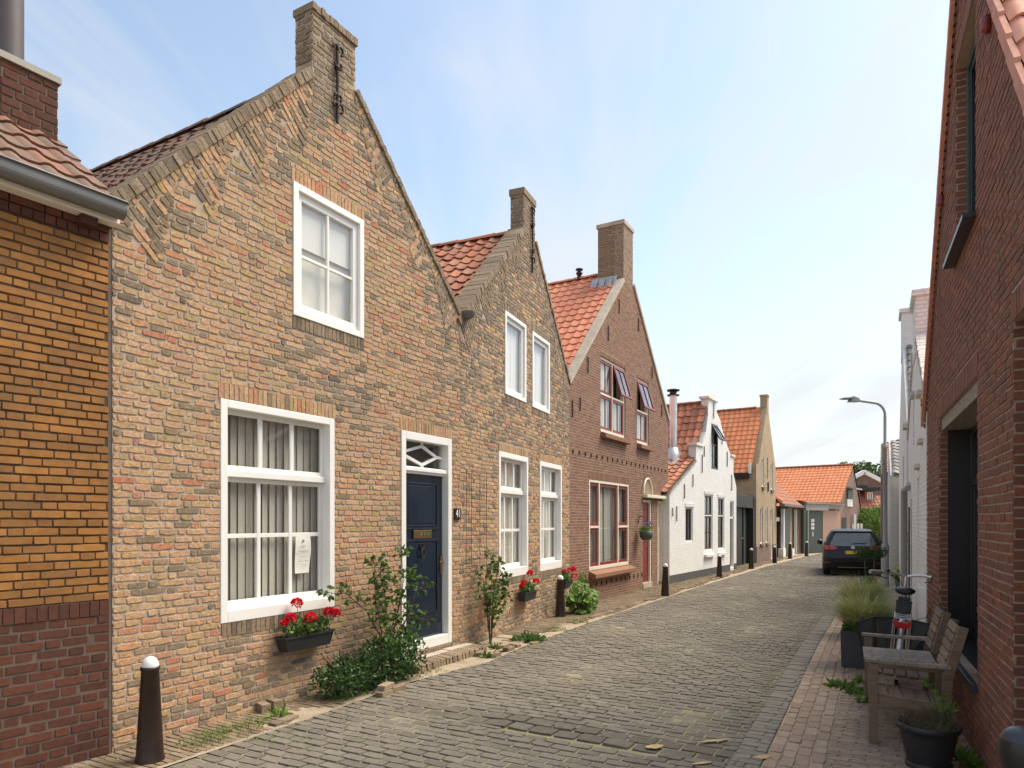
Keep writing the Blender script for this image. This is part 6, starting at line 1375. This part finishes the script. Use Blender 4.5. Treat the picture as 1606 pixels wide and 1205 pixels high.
def rear_y(x,z):
    _,hw_,y0,y1,r=lvl(z); ax_=abs(x)
    if ax_<=hw_-r: return y0
    q=min(1,(ax_-(hw_-r))/r); return y0+r*.62*(1-math.sqrt(max(0,1-q*q)))
def rpanel(name,poly,mat,off=.006,parent=body,nx=14,nz=5,th=.0):
    """panel on the tail: poly = list of (z, xleft, xright)"""
    mb=MB(); v=[]; f=[]
    rows=[]
    for a,b in zip(poly[:-1],poly[1:]):
        for k in range(nz): t=k/nz; rows.append(tuple(a[i]+(b[i]-a[i])*t for i in range(3)))
    rows.append(poly[-1])
    for (z,xl,xr) in rows:
        for i in range(nx+1): x=xl+(xr-xl)*i/nx; v.append((x,rear_y(x,z)-off,z))
    for j in range(len(rows)-1):
        for i in range(nx): f.append((j*(nx+1)+i,j*(nx+1)+i+1,(j+1)*(nx+1)+i+1,(j+1)*(nx+1)+i))
    mb.add(v,f,0,.5,True); 
    # rim back to the body
    e=[i for i in range(nx+1)]+[j*(nx+1)+nx for j in range(1,len(rows))]+[(len(rows)-1)*(nx+1)+i for i in range(nx-1,-1,-1)]+[j*(nx+1) for j in range(len(rows)-2,0,-1)]
    ev=[v[i] for i in e]; bv=[(p[0],p[1]+off+.01,p[2]) for p in ev]; m_=len(ev); mb.add(ev+bv,[(i,i+m_,(i+1)%m_+m_,(i+1)%m_) for i in range(m_)])
    return mb.build(name,MT[mat],parent)
rpanel('rear_window',[(1.02,-.68,.68),(1.10,-.69,.69),(1.30,-.60,.60),(1.44,-.53,.53),(1.47,-.50,.50)],'car_glass')
for s in (-1,1):
    a,b=(.50,.86) if s>0 else (-.86,-.50)
    t=rpanel('tail_light',[(.90,min(s*.55,s*.868),max(s*.55,s*.868)),(.96,min(s*.47,s*.862),max(s*.47,s*.862)),(1.00,min(s*.50,s*.855),max(s*.50,s*.855)),(1.035,min(s*.62,s*.84),max(s*.62,s*.84))],'tail_red',.012)
    rpanel('reflector',[(.44,min(s*.70,s*.86),max(s*.70,s*.86)),(.47,min(s*.70,s*.86),max(s*.70,s*.86))],'tail_red',.006)
    mb=MB(); z0_,z1_=.985,1.0
rpanel('plate',[(.755,-.26,.26),(.865,-.26,.26)],'plate_yellow',.03); rpanel('plate_band',[(.757,-.26,-.215),(.863,-.26,-.215)],'plate_blue',.034)
rpanel('bumper_strip',[(.50,-.82,.82),(.535,-.82,.82)],'car_plastic',.012); rpanel('lower_bumper',[(.24,-.76,.76),(.40,-.80,.80)],'car_plastic',.010); rpanel('bumper_chrome',[(.30,-.45,.45),(.315,-.45,.45)],'steel',.018)
mb=MB(); mb.lathe([(.055,-.012),(.062,-.012),(.062,0)],(0,rear_y(0,.97),.97),24,axis='y'); mb.lathe([(.001,-.004),(.055,-.004)],(0,rear_y(0,.97),.97),24,m=1,axis='y')
y_=rear_y(0,.97)-.010
def strk(p): mb.tube([(x,y_,.97+z) for x,z in p],.006,5)
strk([(-.026,.046),(0,.005),(.026,.046)]); strk([(-.048,.02),(-.024,-.046),(0,-.008),(.024,-.046),(.048,.02)]); mb.build('badge',[MT['steel'],MT['car_glass']],body)
mb=MB(); mb.tube([(0,rear_y(0,1.09)-.03,1.09),(.05,rear_y(0,1.12)-.03,1.115),(.40,rear_y(.4,1.12)-.025,1.12)],.012,5); mb.build('wiper',MT['car_plastic'],body)
mb=MB(); mb.hexa([(-.60,.36,1.50),(.60,.36,1.50),(.56,.62,1.555),(-.56,.62,1.555),(-.60,.345,1.52),(.60,.345,1.52),(.56,.62,1.585),(-.56,.62,1.585)]); mb.build('roof_spoiler',MT['car_black'],body,bev=.01)
mb=MB(); mb.hexa([(-.01,.75,1.58),(.01,.75,1.58),(.01,.85,1.585),(-.01,.85,1.585),(-.006,.72,1.64),(.006,.72,1.64),(.006,.75,1.64),(-.006,.75,1.64)]); mb.build('antenna',MT['car_plastic'],body)
for s in (-1,1):
    for (ya,yb) in ((.75,1.45),(1.55,2.45),(2.52,3.2)):
        mb=MB(); v=[]; K=5
        for k in range(K+1):
            z=1.10+.33*k/K; _,hw_,y0,y1,r_=lvl(z); yy1=min(yb,y1-r_*1.6-.08-(z-1.1)*.3); yy0=ya+(z-1.1)*(.5 if ya<1 else 0)
            v+=[(s*(hw_+.005),yy0,z),(s*(hw_+.005),max(yy1,yy0+.05),z)]
        mb.add(v,[(2*k,2*k+1,2*k+3,2*k+2) for k in range(K)],0,.5,True); mb.build('side_window',MT['car_glass'],body)
    for y in (.78,3.40):
        mb=MB(); mb.lathe([(.20,-.10),(.29,-.11),(.325,-.09),(.33,0),(.325,.09),(.29,.11),(.20,.10)],(s*.79,y,.33),28,axis='x'); wl=mb.build('wheel',MT['tyre'],car)
        mb=MB(); mb.lathe([(.001,.06*s),(.05,.07*s),(.19,.05*s),(.205,.08*s)],(s*.83,y,.33),20,axis='x'); mb.build('rim',MT['steel'],wl)
    mb=MB(); mb.lathe([(.001,-.11),(.07,-.10),(.10,-.03),(.10,.03),(.06,.07),(.001,.08)],(s*.98,2.85,1.08),12,axis='x'); mb.build('wing_mirror',MT['car_black'],car)
# ================================================================ background plants, posts
p=gp(1372,858); r=empty('hedge',(p.x,p.y,0),R_(25),'bright green clipped hedge behind the parked car','hedge'); mb=MB()
pts=[]
for i in range(5200):
    p_=rp((0,0,1.3),2.4,1.2,1.6,.8); p_.z=max(.05,p_.z+.12*math.sin(p_.x*4)); pts.append(p_)
leaves(mb,pts,.16,.10,up=.3); mb.build('foliage',MT['leaf_hedge'],r); mb=MB()
for i in range(9): x=-2+i*.5; mb.tube([(x,0,0),(x+U(-.1,.1),0,1.5)],.03,5)
mb.build('stem',MT['bark'],r)
r=empty('fence',(0,0,0),0,'low white picket posts in front of the far brown house','fence'); mb=MB(); base=gp(1330,860)
r.location=(base.x,base.y,0)
for (px,wd,h) in ((1331,4,2.0),(1337,3,1.3),(1340,4,2.0),(1346,2.4,1.35),(1351,2.4,1.35)):
    q=gp(px,860)-base; w_=wd*base.y/FPX/2; m2=MB(); m2.box(q.x-w_,q.x+w_,q.y-w_,q.y+w_,0,h+.35); m2.build('post',MT['white_paint'],r)
m2=MB(); q=gp(1352,860)-base; m2.box(0,q.x,-.03,.03,.9,1.0); m2.box(0,q.x,-.03,.03,.4,.5); m2.build('rail',MT['white_paint'],r)
def tree(x,y,h,w_,lab,n=5200):
    r=empty('tree',(x,y,0),0,lab,'tree'); mb=MB(); mb.tube([(0,0,0),(.1,0,h*.3),(0,.1,h*.6),(.1,0,h*.85)],[.28,.22,.14,.05],8)
    for i in range(9):
        a=U(0,6.28); z=U(.35,.7)*h; mb.tube([(0,0,z),(math.cos(a)*w_*.3,math.sin(a)*w_*.3,z+h*.12),(math.cos(a)*w_*.45,math.sin(a)*w_*.45,z+h*.22)],[.09,.05,.02],5)
    mb.build('trunk',MT['bark'],r); mb=MB(); cl=[(U(-.42,.42)*w_,U(-.42,.42)*w_,U(.42,.93)*h,U(.12,.24)*w_) for i in range(26)]; pts=[]
    for i in range(n): c=random.choice(cl); pts.append(rp(c[:3],c[3],c[3],c[3]*.8,.7))
    leaves(mb,pts,.42,.26,up=.2); mb.build('crown',MT['leaf_tree'],r)
tree(43.0,82,8.5,9.0,'large leafy tree rising behind the far roofs'); tree(38.6,84,7.2,6.0,'smaller tree top left of the large tree behind the far roofs',2600)
# ================================================================ grass in the joints
mb=MB(); gz=.012
for i in range(5200):
    s=4+rnd()**1.5*15; t=U(-4.75,-1.2)
    if rnd()<.45: t=-4.85+abs(random.gauss(0,.25))
    elif rnd()<.35: t=-1.28+random.gauss(0,.06)
    if math.sin(s*1.3+t*2.1)+math.sin(s*.7-t*1.6)<-.1 and rnd()<.8: continue
    c=math.floor(s/.112)*.112+.5-math.floor(.5/.112)*.112; p=st2(c+.056*0,t)
    blades(mb,(p.x,p.y,.004),2,U(.01,.022),.02,.0035,base=.02)
def tuftline(s0,s1,t0,sp,n,h=.03,l=.03):
    for i in range(n):
        s=U(s0,s1); t=t0+random.gauss(0,sp)
        if math.sin(s*5)+math.sin(s*2.3)<-.3: continue
        p=st2(s,t); blades(mb,(p.x,p.y,.02),3,h*U(.5,1.3),l,.004,base=.03)
tuftline(3.5,5.4,-5.05,.10,420,.035); tuftline(5.2,7,-4.95,.08,120); tuftline(9.5,11.6,-5.1,.12,300,.05); tuftline(11.3,13.5,-5.1,.1,160); tuftline(12,27,-5.95,.10,500,.04); tuftline(17,28,-5.55,.22,700,.035); tuftline(13,27,-5.10,.05,160); tuftline(9,11,-4.9,.08,100)
g=mb.build('joint_grass',MT['leaf_joint']); T(g,kind='stuff',label='low grass and moss growing in the paving joints');
